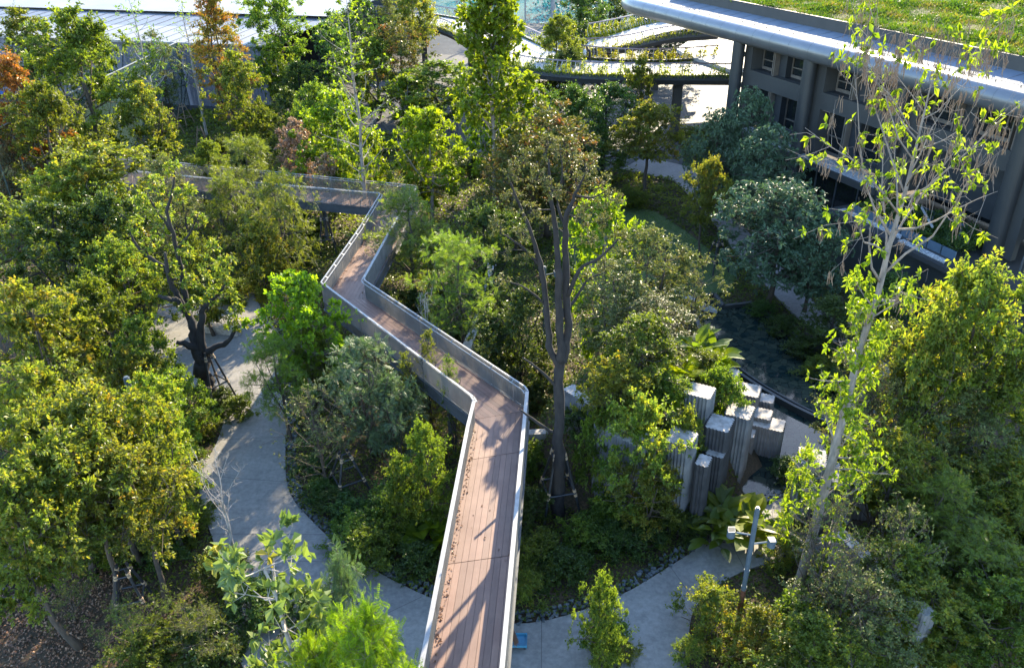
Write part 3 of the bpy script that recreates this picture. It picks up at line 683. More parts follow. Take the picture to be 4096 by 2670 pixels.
for s in range(4):
    b = MB(); l0, l1, r0, r1 = [np.array(p) for p in (CL[s], CL[s+1], CR[s], CR[s+1])]
    nb = 10; ln = np.linalg.norm((l1+r1)/2-(l0+r0)/2); cuts = [0]+sorted([(k+.5)/max(1, int(ln/5.2)) for k in range(int(ln/5.2))])+[1]
    for i in range(nb):
        f0, f1 = (i+.022)/nb, (i+.978)/nb
        for c in range(len(cuts)-1):
            g0, g1 = cuts[c]+.0006, cuts[c+1]-.0006
            q = [l0+(l1-l0)*g0+((r0+(r1-r0)*g0)-(l0+(l1-l0)*g0))*f for f in (f0, f1)]+[l0+(l1-l0)*g1+((r0+(r1-r0)*g1)-(l0+(l1-l0)*g1))*f for f in (f1, f0)]
            n0 = b.n; t_ = rng.random(); zz = ZD+rng.uniform(-.002, .002)
            b.add([(x, y, zz) for x, y in q]+[(x, y, zz-.04) for x, y in q], [[0, 1, 2, 3], [0, 4, 5, 1], [1, 5, 6, 2], [2, 6, 7, 3], [3, 7, 4, 0]], tint=t_)
    bx(b).build("deck_section", MT['deck'], BR)
    b = MB()      # edge girders and cross beams under the deck
    for a, c, sg in ((l0, l1, 1), (r0, r1, -1)):
        d = unit(c-a); n_ = np.array([-d[1], d[0]])*.0
        b.bar((*a, ZD-.36), (*c, ZD-.36), .12, .52); b.bar((*a, ZD-.60), (*c, ZD-.60), .26, .04)
        b.bar((*(a), ZD-.07), (*(c), ZD-.07), .17, .05)
    for k in range(int(ln/2)):
        g = (k+.5)/int(ln/2); a = l0+(l1-l0)*g; c = r0+(r1-r0)*g; b.bar((*a, ZD-.25), (*c, ZD-.25), .1, .2)
    b.bar(((l0+r0)[0]/2, (l0+r0)[1]/2, ZD-.075), ((l1+r1)[0]/2, (l1+r1)[1]/2, ZD-.075), 2.1, .03)
    bx(b).build("girder", MT['steel'], BR)
def rail(line, side, i0, i1, single=False):
    """railing along line[i0..i1]; side=+1 if the deck lies to the right of travel"""
    fin = MB(); cap = MB(); pts = [np.array(p) for p in line[i0:i1+1]]
    acc = 0
    for a, c in zip(pts[:-1], pts[1:]):
        L = np.linalg.norm(c-a); d = (c-a)/L; n_ = np.array([d[1], -d[0]])*side; ang = math.atan2(d[1], d[0])
        o = -n_*.03
        m = max(1, int(round(L/.105)))
        for k in range(m):
            p = a+d*(k+.5)*L/m+o; post = (k % 15 == 7)
            fin.box((p[0], p[1], ZD+.55 if not post else ZD+.42), (.05 if post else .022, .075 if post else .06, 1.14 if not post else 1.42), ang)
        fin.bar((*(a+o), ZD+.06), (*(c+o), ZD+.06), .05, .03)
        if single:
            cap.bar((*(a+n_*.0), ZD+1.18), (*(c+n_*.0), ZD+1.18), .15, .03)
        else:
            cap.bar((*(a-n_*.03), ZD+1.20), (*(c-n_*.03), ZD+1.20), .075, .03)
            cap.bar((*(a+n_*.12), ZD+1.08), (*(c+n_*.12), ZD+1.08), .06, .03)
            for k in range(max(1, int(L/1.5))):
                p = a+d*(k+.5)*L/max(1, int(L/1.5)); cap.bar((*(p-n_*.03), ZD+1.17), (*(p+n_*.12), ZD+1.07), .05, .02)
    r = bx(fin).build("railing", MT['fin'], BR); bx(cap).build("handrail", MT['cap'], r)
rail(LL, 1, 0, 2, True); rail(LL, 1, 2, 4); rail(LL, 1, 4, 6); rail(LL, 1, 6, 9)
rail(RL, -1, 0, 2, True); rail(RL, -1, 2, 4); rail(RL, -1, 4, 7); rail(RL, -1, 7, 10)
for x, y in [(-2.6, 14.5), (-1.2, 24.9), (-3.2, 32.8), (-7.3, 38.2), (-9.6, 44), (-8.6, 54.5), (-14.6, 59.4), (-24, 62.6)]:
    b = MB(); b.tube([(x, y, -.1), (x, y, ZD-.5)], .14, 12); b.box((x, y, ZD-.45), (1.6, .16, .2), .6)
    bx(b).build("pillar", MT['steel'], BR)
# fallen leaves on the deck
b = MB(); rng = np.random.default_rng(3)
N = 620; t = rng.random(N); seg = rng.choice(4, N, p=[.55, .12, .3, .03])
pos = np.zeros((N, 3))
for i in range(N):
    s = seg[i]; l = np.array(CL[s])+(np.array(CL[s+1])-CL[s])*t[i]; r = np.array(CR[s])+(np.array(CR[s+1])-CR[s])*t[i]
    f = min(.95, .035+abs(rng.normal(0, .03))) if rng.random() < .86 else rng.uniform(.05, .95)
    if s == 0 and not (.15 < (math.sin(t[i]*23)+math.sin(t[i]*57))*.5+.4): f = rng.uniform(.04, .95) if rng.random() < .1 else .03
    p = l+(r-l)*f; pos[i] = (p[0], p[1], ZD+.012+rng.uniform(0, .02))
a = rng.uniform(0, 2*PI, N); b.leaves(pos, np.stack([np.cos(a), np.sin(a), rng.normal(0, .3, N)], 1), rng.normal(0, .4, (N, 3))+[0, 0, 1], rng.uniform(.05, .13, N), .3, rng.random(N), fold=.5, curl=.3)
tag(b.build("fallen_leaves", MT['dryleaf']), kind='stuff')

# ---------------------------------------------------------------- building
D2 = np.array([.334, -.9425]); N2 = np.array([-.9425, -.334]); A0 = np.array([19.7, 71.3])
BD = empty("office_building", (19.7, 71.3, 0)); tag(BD, "grey office building in shade with rounded metal eave and grass roof", "building")
BD.rotation_euler = (0, 0, math.atan2(D2[1], D2[0]))
# local frame: x = s along the facade, y = inward?  (y axis = rot90 of D2)
PY = np.array([-D2[1], D2[0]])          # local +y ; inward direction is -N2 = (.9425,.334) = +PY
def fb(mb, name, mat, parent=BD, smooth=False): return mb.build(name, mat, parent, smooth)
S1 = 44.0
b = MB()   # facade wall: bands + piers, outer face at t=.6
def wallbox(mb, s0, s1, t0, t1, z0, z1): mb.box(((s0+s1)/2, (t0+t1)/2, (z0+z1)/2), (s1-s0, t1-t0, z1-z0))
wallbox(b, .6, S1, .6, 1.0, 9.15, 10.4); wallbox(b, .6, S1, .6, 1.0, 12.35, 13.3)
for k in range(5):
    o = 9.3*k
    wallbox(b, o-.35 if k else .6, o+1.62, .6, 1.0, 5.45 if k < 3 else 4.2, 9.15); wallbox(b, o-.35 if k else .6, o+1.62, .6, 1.0, 10.4, 12.35)
    wallbox(b, o+1.25, o+1.6, 1.0, 2.2, 5.5, 9.14); wallbox(b, o+1.25, o+1.6, 1.0, 2.2, 10.4, 12.34)
wallbox(b, .6, 1.0, 1.0, 16, 5.4, 13.2)
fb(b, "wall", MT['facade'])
b = MB(); wallbox(b, 1, S1, 2.2, 2.4, 5.4, 13.2); wallbox(b, 1, S1, 1.0, 2.2, 10.35, 10.42); fb(b, "recess", MT['recess'])
for k in range(5):
    o = 9.3*k
    for z0, z1 in ((10.45, 12.3), (5.65, 9.1)):
        if k == 2 and z0 < 6: continue
        for s0, s1 in ((1.7, 4.1), (5.6, 8.3)):
            fr = MB(); m = (s0+s1)/2+.35
            for s in (s0, m, s1): wallbox(fr, o+s-.05, o+s+.05, 1.7, 1.8, z0, z1)
            for z in (z0+.04, z0+(z1-z0)*.42, z1-.04): wallbox(fr, o+s0, o+s1, 1.69, 1.79, z-.045, z+.045)
            wallbox(fr, o+s0+.06, o+s1-.06, 1.64, 1.68, z0, z0+.25)
            w = fb(fr, "window", MT['frame'])
            g = MB(); wallbox(g, o+s0, o+s1, 1.83, 1.87, z0, z1); g.build("pane", MT['pane'], w)
        fn = MB()
        for s in (4.3, 4.5, 8.45, 8.75): wallbox(fn, o+s-.045, o+s+.045, .75, 1.7, z0-.05, z1+.05)
        fb(fn, "window_fin", MT['frame'])
        fn = MB(); wallbox(fn, o+4.6, o+5.5, 1.2, 2.2, z0-.05, z1+.04); fb(fn, "dark_panel", MT['recess'])
        if z0 < 6:
            fn = MB()
            for q in range(26): wallbox(fn, o+5.5+q*.11, o+5.53+q*.11, 1.0, 1.03, 5.5, 6.6)
            wallbox(fn, o+5.45, o+8.4, .99, 1.04, 6.6, 6.65); fb(fn, "balcony_railing", MT['steel'])
# ledge with gravel
b = MB(); wallbox(b, .4, 19, -.62, .62, 5.05, 5.4); wallbox(b, .4, 19, -.62, -.42, 5.4, 5.52); fb(b, "ledge", MT['facade'])
b = MB(); wallbox(b, .5, 19, -.42, 1.6, 5.39, 5.46); fb(b, "gravel_strip", MT['gravel'])
# ground-floor glazing
b = MB(); wallbox(b, .6, 19, .3, .4, -.1, 5.05); wallbox(b, 19, 28.6, 4.6, 4.7, 4.1, 9); fb(b, "glazing", MT['pane'])
b = MB()
for k in range(15): wallbox(b, .6+k*2.3, .68+k*2.3, .22, .3, 0, 5.05)
for k in range(5): wallbox(b, 19+k*2.3, 19.08+k*2.3, 4.5, 4.6, 4.1, 9)
fb(b, "mullion", MT['steel'])
# terrace
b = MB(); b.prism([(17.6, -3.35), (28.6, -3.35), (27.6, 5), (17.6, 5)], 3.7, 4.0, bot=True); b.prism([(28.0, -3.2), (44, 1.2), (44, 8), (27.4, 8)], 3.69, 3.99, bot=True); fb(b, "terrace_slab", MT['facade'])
b = MB(); wallbox(b, 17.9, 28.3, -2.9, 4.8, -.1, 3.7); b.prism([(28.4, -2.6), (44, 1.8), (44, 8), (28.4, 8)], -.1, 3.68)
for q in range(22): b.box((28.95+q*.0, 0, 0), (0.001, .001, .001))
fb(b, "base_wall", MT['darkwall'])
b = MB(); b.prism([(18.2, -2.5), (24, -2.5), (23.6, -2.0), (18.2, -2.0)], 4.0, 4.06); b.prism([(24.2, -2.9), (28.0, -2.9), (27.7, -2.4), (24.2, -2.4)], 4.0, 4.06); fb(b, "gravel_strip", MT['gravel'])
wl = MB()
for q in range(8): wallbox(wl, 19.0+q*1.12, 20.02+q*1.12, -2.0, -1.9, 4.0, 4.55)
wallbox(wl, 19, 28, 1.9, 2.0, 4.0, 4.6)
fb(wl, "planter_box", MT['planter'])
# columns
for k, (t, z0) in enumerate([(.0, -.1), (.0, -.1), (.1, 4.0), (.35, 4.0), (.6, 4.0)]):
    b = MB(); s = .45+9.3*k; b.tube([(s, t, z0), (s, t, 12.9)], .52, 28)
    for z in (5.2, 9.0): b.tube([(s, t, z), (s, t, z+.03)], .525, 28, cap=False)
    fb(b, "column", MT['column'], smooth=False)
# roof
SL = -23.6; Rt = .78
b = MB(); cz = 13.25
end = [(SL+6.0*(1-math.cos(a)), 6.0*(1-math.sin(a))*.55, cz) for a in np.linspace(0, PI/2, 9)][1:]
tp = [(SL+.2, 26, cz), (SL, 9, cz)]+end+[(s, 0, cz) for s in np.arange(SL+8, S1+1, 2.4)]
b.tube(tp, Rt, 28); fb(b, "eave_tube", MT['tube'], smooth=True)
b = MB()
for s in np.arange(-15.5, S1, 2.33): b.tube([(s, .0, cz), (s+.02, 0, cz)], Rt+.006, 28, cap=False)
fb(b, "tube_joint", MT['steel'])
b = MB(); b.prism([(SL+.3, 26), (SL+.2, 8), (SL+1.5, 3), (SL+6, .45), (S1, .45), (S1, 26)], cz-.5, cz+.62); fb(b, "soffit", MT['facade'])
b = MB(); oo = [(S1, .25), (SL+6, .25), (SL+3.4, 1.3), (SL+1.4, 2.8), (SL+.5, 5.4), (SL+.1, 8), (SL+.2, 26)]; ii = [(S1, 2.76), (SL+8, 2.76), (SL+6.4, 3.8), (SL+5, 5), (SL+4.4, 7), (SL+4, 9), (SL+4, 26)]
b.add([(x, y, cz+.68) for x, y in oo]+[(x, y, cz+1.02) for x, y in ii], [[i, i+1, 8+i, 7+i] for i in range(6)]); ro = fb(b, "roof_edge", MT['strip'])
b = MB()
for s in np.arange(SL+6.5, S1, 1.7): b.bar((s, .3, cz+.69), (s, 2.7, cz+1.02), .035, .02)
b.build("seam", MT['steel'], ro)
b = MB()
cl = [(s, .42, cz+.84) for s in np.arange(SL+6.5, S1, .85)]
b.tube(cl, .012, 5)
for s in np.arange(SL+6.5, S1, 1.7): b.box((s, .42, cz+.78), (.05, .05, .14))
b.build("lightning_wire", MT['steel'], ro)
b = MB()
for k in range(24):
    s0 = SL+8+k*2.45; wallbox(b, s0, s0+2.44, 2.75, 2.95, cz+.6, cz+1.85)
b.prism([(SL+4.0, 26), (SL+4, 9), (SL+5, 5), (SL+8, 2.76), (SL+8.2, 2.95), (SL+5.2, 5.1), (SL+4.2, 9), (SL+4.2, 26)], cz+.6, cz+1.85)
fb(b, "parapet", MT['parapet'])
# grass roof: base sheet and blades
nx_, ny_ = 60, 30; ss = np.linspace(SL+5, S1, nx_); tt_ = np.linspace(2.95, 26, ny_); SS, TT = np.meshgrid(ss, tt_)
def rz_(s, t): return cz+1.7+.05*(t-3)+.18*np.sin(s*.5+t*.3)*np.sin(t*.6)
b = MB(); I = (np.arange(ny_-1)[:, None]*nx_+np.arange(nx_-1)[None]).reshape(-1)
b.add(np.stack([SS, TT, rz_(SS, TT)], -1).reshape(-1, 3), np.stack([I, I+1, I+nx_+1, I+nx_], -1)); fb(b, "roof_soil", pmat("roof_soil", (.06, .075, .015), (.10, .075, .03), .5, .95))
rng = np.random.default_rng(12); N = 150000
s = rng.uniform(SL+5, 36, N); t = 2.98+15*rng.random(N)**1.3
dens = np.sin(s*1.1+t*.7)+np.sin(s*.37-t*1.3+2)+rng.normal(0, .6, N)
kp = dens > -1.9; s, t, dens = s[kp], t[kp], dens[kp]; N = len(s)
b = MB(); hgt = np.clip(.22+.09*dens, .1, .6)*rng.uniform(.6, 1.3, N)
b.leaves(np.stack([s, t, rz_(s, t)-.02], 1), np.stack([rng.normal(0, .55, N), rng.normal(0, .55, N), np.ones(N)], 1), rng.normal(0, 1, (N, 3)), hgt, .16, np.clip(.5+.2*np.sin(s*.8+t*1.7)+.15*np.sin(s*2.3-t)+rng.normal(0, .18, N), 0, 1), curl=.5)
rg = fb(b, "roof_grass", leafmat("grass_blade", Y_((.04, .09, .012), (.07, .14, .015), (.12, .17, .02), (.22, .17, .07)), .4, (1.5, 1.45, .4), .6, .2)); rg["kind"] = "stuff"
# little fins at the far end
b = MB()
for z in (11.2, 8.6, 6.2): b.box((-.9, 1.6, z), (1.8, .35, .35))
fb(b, "end_louvre", MT['column'])
for (s_, t_, l_) in ((21.5, -.6, .9), (25, .4, 2.2)):
    pass
q = (A0-N2*(-.3)+D2*24.5)
def terr(s, t, z=4.0): p = A0+D2*s+PY*t; return float(p[0]), float(p[1]), z
b = MB(); a0 = np.array(terr(22.6, .2, 5.3)); a1 = np.array(terr(24.9, -1.0, 4.9)); b.bar(a0, a1, .1, .04); b.bar(a0+[.1, .1, 0], a1+[.1, .1, 0], .03, .08)
tag(b.build("batten_lamp", MT['white']), "white linear lamp batten lying over the terrace planting", "light fitting")

# ---------------------------------------------------------------- raised white walkway at the back
def fpoly(l, k=5): return smooth_line(l, k)
ZW = 6.5
near = fpoly([(-22, 140), (-16.7, 134.5), (-12.5, 127.9), (-8.5, 121.5), (-5.3, 112), (-3.6, 104), (-.5, 96.5), (3.4, 91.4), (8, 88.8), (12.7, 87.7), (17.9, 86.9), (24.5, 86.0)])
far = fpoly([(-25, 147), (-17.4, 141.5), (-12.3, 137.2), (-6.7, 130.3), (-1.3, 122.4), (2.2, 113.5), (5.2, 104.5), (8.2, 98.4), (12, 95.6), (16, 94.4), (20, 94.6), (24.5, 95.8)])
WK = empty("raised_walkway", (5, 95, 0)); tag(WK, "curving white raised walkway with thin curved rails and climbing plants", "walkway"); WO = np.array([5, 95, 0.])
def wb(mb, *a, **k): mb.V = [v-WO for v in mb.V]; return mb.build(*a, **k)
b = MB(); n = len(near)
v = [(x, y, ZW) for x, y in near]+[(x, y, ZW) for x, y in far]
b.add(v, [[i, i+1, n+i+1, n+i] for i in range(n-1)]); wb(b, "walkway_deck", MT['white'], WK)
def fascia(line, out, parent, mat, top, bot, th):
    b = MB(); l = np.array(line); tg = unit(np.gradient(l, axis=0)); nn = np.stack([tg[:, 1], -tg[:, 0]], 1)*out; m = len(l)
    v = [(p[0], p[1], top) for p in l]+[(p[0], p[1], top) for p in l+nn*th]+[(p[0], p[1], (top+bot)/2) for p in l+nn*th*1.5]+[(p[0], p[1], bot) for p in l+nn*th*.6]
    q = [[r*m+i, r*m+i+1, (r+1)*m+i+1, (r+1)*m+i] for r in range(3) for i in range(m-1)]
    b.add(v, q); return wb(b, "fascia", mat, parent)
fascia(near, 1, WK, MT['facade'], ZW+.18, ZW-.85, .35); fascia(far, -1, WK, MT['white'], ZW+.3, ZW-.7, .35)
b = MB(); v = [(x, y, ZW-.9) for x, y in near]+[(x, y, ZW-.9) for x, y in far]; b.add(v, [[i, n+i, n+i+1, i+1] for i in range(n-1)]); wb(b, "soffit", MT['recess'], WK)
def wrail(line, out, hgt=1.35, lean=.35, parent=WK, sp=2, z=ZW):
    l = np.array(line); tg = unit(np.gradient(l, axis=0)); nn = np.stack([tg[:, 1], -tg[:, 0]], 1)*out; b = MB()
    for i in range(0, len(l)-1, 1):
        for g in ([0, .5] if np.linalg.norm(l[i+1]-l[i]) > .9 else [0]):
            p = l[i]+(l[i+1]-l[i])*g; m = nn[i]
            c = [(*(p+m*.1), z+.1), (*(p+m*(.1+lean*.8)), z+hgt*.5), (*(p+m*(lean*.3)), z+hgt)]
            b.tube(smooth_line(c, 3), .045, 4)
    r = wb(b, "railing", MT['white'], parent)
    b = MB(); b.tube([(*(p+m*lean*.3), z+hgt) for p, m in zip(l, nn)], .085, 6); wb(b, "handrail", MT['pinkrail'], r)
    for k in range(3):
        b = MB(); b.tube([(*(p+m*lean*.8), z+.35+.3*k) for p, m in zip(l, nn)], .008, 3, cap=False); wb(b, "cable", MT['steel'], r)
wrail(near, 1); wrail(far, -1, 1.5)
for x, y in [(18.6, 88.4), (2.6, 96), (-5, 118), (-13, 133), (10.6, 92)]:
    b = MB(); b.box((x, y, (ZW-.9)/2), (.9, .9, ZW-.9)); wb(b, "support_column", MT['facade'], WK)
# second ramp arm joining from behind and the white plaza under the eave
W2 = empty("side_ramp", (14, 104, 0)); tag(W2, "white side ramp rising behind the raised walkway towards the eave", "ramp"); 
n2 = fpoly([(9, 100.5), (12.2, 101), (15.2, 103), (18.5, 106.5), (22.5, 109.5), (28, 111)]); f2 = fpoly([(10.6, 106.5), (12.8, 108.4), (15.4, 111.2), (18.8, 115), (23.5, 118), (29, 119.5)])
WO_save = WO; WO = np.array([14, 104, 0.])
b = MB(); m = len(n2); b.add([(x, y, 6.9+.04*i) for i, (x, y) in enumerate(n2)]+[(x, y, 6.9+.04*i) for i, (x, y) in enumerate(f2)], [[i, i+1, m+i+1, m+i] for i in range(m-1)]); wb(b, "ramp_deck", MT['white'], W2)
fascia(n2, 1, W2, MT['facade'], 7.2, 6.2, .3); wrail(f2, -1, 1.6, parent=W2, z=7.5); wrail(n2, 1, 1.3, parent=W2, z=7.0)
b = MB(); b.box((20, 110, 3.0), (.8, .8, 6.2)); wb(b, "support_column", MT['facade'], W2)
WO = WO_save
b = MB(); b.prism([(21, 96.5), (20.6, 100.5), (23.0, 105.5), (31, 107), (34, 86), (24.6, 86)], 6.55, 6.9, bot=True)
tag(b.build("entrance_terrace", MT['white']), "bright white terrace slab beside the first building column", "terrace")
# climbing plants on the rails
def climber(line, out, z, label, n=5200, dens=.5, hh=1.2, parent=None):
    rng = np.random.default_rng(len(label)); l = np.array(line); tg = unit(np.gradient(l, axis=0)); nn = np.stack([tg[:, 1], -tg[:, 0]], 1)*out
    t = rng.uniform(0, len(l)-1.001, n); i = t.astype(int); g = (t-i)[:, None]; p = l[i]*(1-g)+l[i+1]*g; m = nn[i]
    hz = hh*rng.random(n)**(1.6-dens)*np.clip(.6+.5*np.sin(t*3.1)+.3*np.sin(t*7.7), .2, 1.15)
    bul = .15+.25*np.sin(np.clip(hz/1.4, 0, 1)*PI)+rng.normal(0, .12, n)
    pos = np.concatenate([p+m*bul[:, None], (z+hz-.15)[:, None]], 1)
    b = MB(); b.leaves(pos, rng.normal(0, 1, (n, 3))+[0, 0, .2], rng.normal(0, .6, (n, 3))+[0, 0, 1], rng.uniform(.13, .26, n), .3, rng.random(n))
    return tag(b.build("climbing_plant", LF['yelv']), label, "climbing plant", kind='stuff')
LF['yelv'] = leafmat("leaf_climber", Y_((.10, .15, .02), (.20, .24, .03), (.34, .32, .04)), .45)
climber(near[28:], 1, ZW, "yellow green climber along the near rail of the white walkway", 11000, .35, 1.5)
climber(near[:28], 1, ZW, "sparse climber on the far curved bend of the walkway rail", 7000, .3, 1.3)
climber(far[30:], -1, ZW, "dense yellow climber on the back rail of the white walkway", 9000, .6, 1.5)
climber(far[:30], -1, ZW, "light climber on the back rail of the far bend", 2400, .4, 1.1)
climber(n2, 1, 7.0, "yellow climber on the near rail of the side ramp", 2600, .7, 1.2); climber(f2, -1, 7.4, "thick green climber draping the outer rail of the side ramp", 7000, 1.0, 1.6)

# ---------------------------------------------------------------- glass fence, sheds, net
FN = empty("glass_fence", (-41.5, 85, 0)); tag(FN, "tall sloping green glass fence along the left side of the garden", "fence")
ys = np.arange(52, 108, 3.0)
fz = 8.0
for i in range(len(ys)-1):
    b = MB(); b.box((0, (ys[i]+ys[i+1])/2-85, fz/2), (.03, 2.9, fz)); b.build("glass_panel", MT['glassfence'], FN)
b = MB()
for y in ys: b.box((-.12, y-85, fz/2), (.14, .1, fz))
b.build("fence_posts", MT['steel'], FN)
b = MB(); b.box((0, (ys[0]+ys[-1])/2-85, fz+.03), (.14, ys[-1]-ys[0], .07)); b.build("top_rail", MT['cap'], FN)
e0 = np.array([-69., 115.]); e1 = np.array([-30., 103.]); ed = unit(e1-e0); en = np.array([-ed[1], ed[0]])
e0 = e0-ed*60
SH = empty("storage_shed", (float(e0[0]), float(e0[1]), 0), math.atan2(ed[1], ed[0])); tag(SH, "long low shed with grey corrugated wall and white ribbed roof", "shed")
SL_ = np.linalg.norm(e1-e0)
b = MB(); x = np.arange(0, SL_, .25); v = []
for i, xx in enumerate(x): v += [(xx, .08*(i % 2), 0), (xx, .08*(i % 2), 8.0)]
b.add(v, [[2*i, 2*i+2, 2*i+3, 2*i+1] for i in range(len(x)-1)]); b.build("wall", MT['shed'], SH)
b = MB(); b.add([(-1, -.6, 8.0), (SL_+1, -.6, 8.0), (SL_+1, 7.5, 8.55), (-1, 7.5, 8.55)], [[0, 1, 2, 3]]); b.add([(-1, -.6, 7.75), (SL_+1, -.6, 7.75), (SL_+1, -.6, 8.0), (-1, -.6, 8.0)], [[0, 1, 2, 3]]); rf = b.build("roof", MT['roofw'], SH)
b = MB(); b.add([(-1, 7.5, 8.2), (SL_+1, 7.5, 8.2), (SL_+1, 17, 8.9), (-1, 17, 8.9)], [[0, 1, 2, 3]])
b.build("rear_roof", MT['roofg'], SH)
b = MB()
for xx in np.arange(0, SL_, 2.2): b.bar((xx, -.6, 8.03), (xx, 7.5, 8.58), .06, .05); b.bar((xx+1, 7.6, 8.25), (xx+1, 17, 8.94), .06, .05)
b.build("roof_rib", MT['roofg'], rf)
b = MB()
for xx in np.arange(8, SL_-8, 9.): b.bar((xx, -2.6, 0), (xx, 0, 7.4), .16); b.bar((xx, -2.2, 0), (xx+.2, -.2, 4), .12); b.bar((xx, -2.0, 2.8), (xx, 0, 2.8), .1)
b.build("brace", MT['steel'], SH)
for k, (off, z, mt, lb) in enumerate([(22, 9.2, 'roofw', "far white shed roof in a narrow bright band behind the dark gap"), (44, 9.6, 'roofg', "farthest grey shed roof seen through the tree tops")]):
    e = empty("storage_shed", (float(e0[0]+en[0]*off-10), float(e0[1]+en[1]*off), 0), math.atan2(ed[1], ed[0])-.03); tag(e, lb, "shed")
    b = MB(); b.box((SL_/2+5, 7, z/2-.1), (SL_+8, 12, z-.3)); b.build("wall", MT['darkwall'], e)
    b = MB(); b.add([(-10, -.4, z), (SL_+12, -.4, z), (SL_+12, 14, z+.9), (-10, 14, z+.9)], [[0, 1, 2, 3]]); b.build("roof", MT[mt], e)
for (u, v, w, lb) in [(130, 372, 5, "blue tarpaulin strip on the ground beside the corrugated shed"), (215, 400, 3.5, "small blue tarpaulin heap behind the glass fence")]:
    x, y = G(u, v); b = MB(); m = 8
    rng = np.random.default_rng(m+u); gx_ = np.linspace(-w, w, 9); gy_ = np.linspace(-1, 1, 5)
    XX, YY = np.meshgrid(gx_, gy_); ZZ = .7*(1-(XX/w)**2*.6)*(1-YY**2*.7)+rng.normal(0, .12, XX.shape)
    I = (np.arange(4)[:, None]*9+np.arange(8)[None]).reshape(-1); b.add(np.stack([XX+x, YY+y, ZZ], -1).reshape(-1, 3), np.stack([I, I+1, I+10, I+9], -1))
    tag(b.build("tarpaulin", MT['bluetarp']), lb, "tarpaulin")
b = MB()
NX = np.linspace(-150, 70, 80); 
v = []
for i, xx in enumerate(NX): v += [(xx, 172+.6*math.sin(i*1.3), 0), (xx, 172+.9*math.sin(i*1.3+.4), 16)]
b.add(v, [[2*i, 2*i+2, 2*i+3, 2*i+1] for i in range(len(NX)-1)]); nf = b.build("windbreak_net", MT['net']); tag(nf, "tall teal windbreak net hung between poles in front of the wood", "net fence")
b = MB()
for xx in [-120, -95, -70, -45, -20, 4, 9.5, 14.5, 18.5, 27, 50]: b.tube([(xx, 171.2, 0), (xx+.2, 171.2, 22)], .45 if xx in (9.5, 18.5) else .16, 8)
b.build("net_pole", MT['barkpale'], nf)
# far wood as one mass
rng = np.random.default_rng(77); b = MB(); nb = 520
cx = rng.uniform(-190, 150, nb); cy = rng.uniform(178, 250, nb); cz_ = rng.uniform(1, 20, nb)*(.7+.3*rng.random(nb)); cr_ = rng.uniform(2.2, 4.6, nb)
m = 170; d = unit(rng.normal(0, 1, (nb, m, 3)))*rng.random((nb, m, 1))**.35*cr_[:, None, None]
pos = (np.stack([cx, cy, cz_], 1)[:, None]+d).reshape(-1, 3); N = len(pos)
b.leaves(pos, rng.normal(0, 1, (N, 3)), rng.normal(0, .7, (N, 3))+[0, 0, 1], rng.uniform(.45, .9, N), .3, np.clip(np.repeat(rng.random(nb), m)*.6+rng.random(N)*.4, 0, 1))
b.build("wood", leafmat("leaf_far_wood", Y_((.02, .05, .035), (.035, .075, .045), (.06, .10, .05)), .3))["kind"] = "stuff"
#==PART4==
# ================================================================ THINGS IN THE GARDEN
def fluted(u, v, zt, sx, sy, rz, label, group="fluted concrete blocks", pos=None, zb=-.1, poly=None, amp=.06, side='flute'):
    x, y = (G(u, v, zt) if pos is None else pos)
    sx *= 1.15; sy *= 1.2
    pts = [(-sx/2, -sy/2), (sx/2, -sy/2), (sx/2, sy/2), (-sx/2, sy/2)] if poly is None else poly
    out = []
    for i in range(len(pts)):
        a = np.array(pts[i]); c = np.array(pts[(i+1) % len(pts)]); L = np.linalg.norm(c-a); m = max(2, int(round(L/.15))); d = (c-a)/L; n_ = np.array([d[1], -d[0]])
        for k in range(m):
            out.append(a+d*L*(k/m)); out.append(a+d*L*((k+.5)/m)+n_*amp)
    e = empty("fluted_concrete_block", (x, y, 0), rz); tag(e, label, "concrete block", group)
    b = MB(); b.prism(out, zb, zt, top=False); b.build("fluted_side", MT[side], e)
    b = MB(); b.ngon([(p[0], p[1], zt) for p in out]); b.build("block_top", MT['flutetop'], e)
    return e
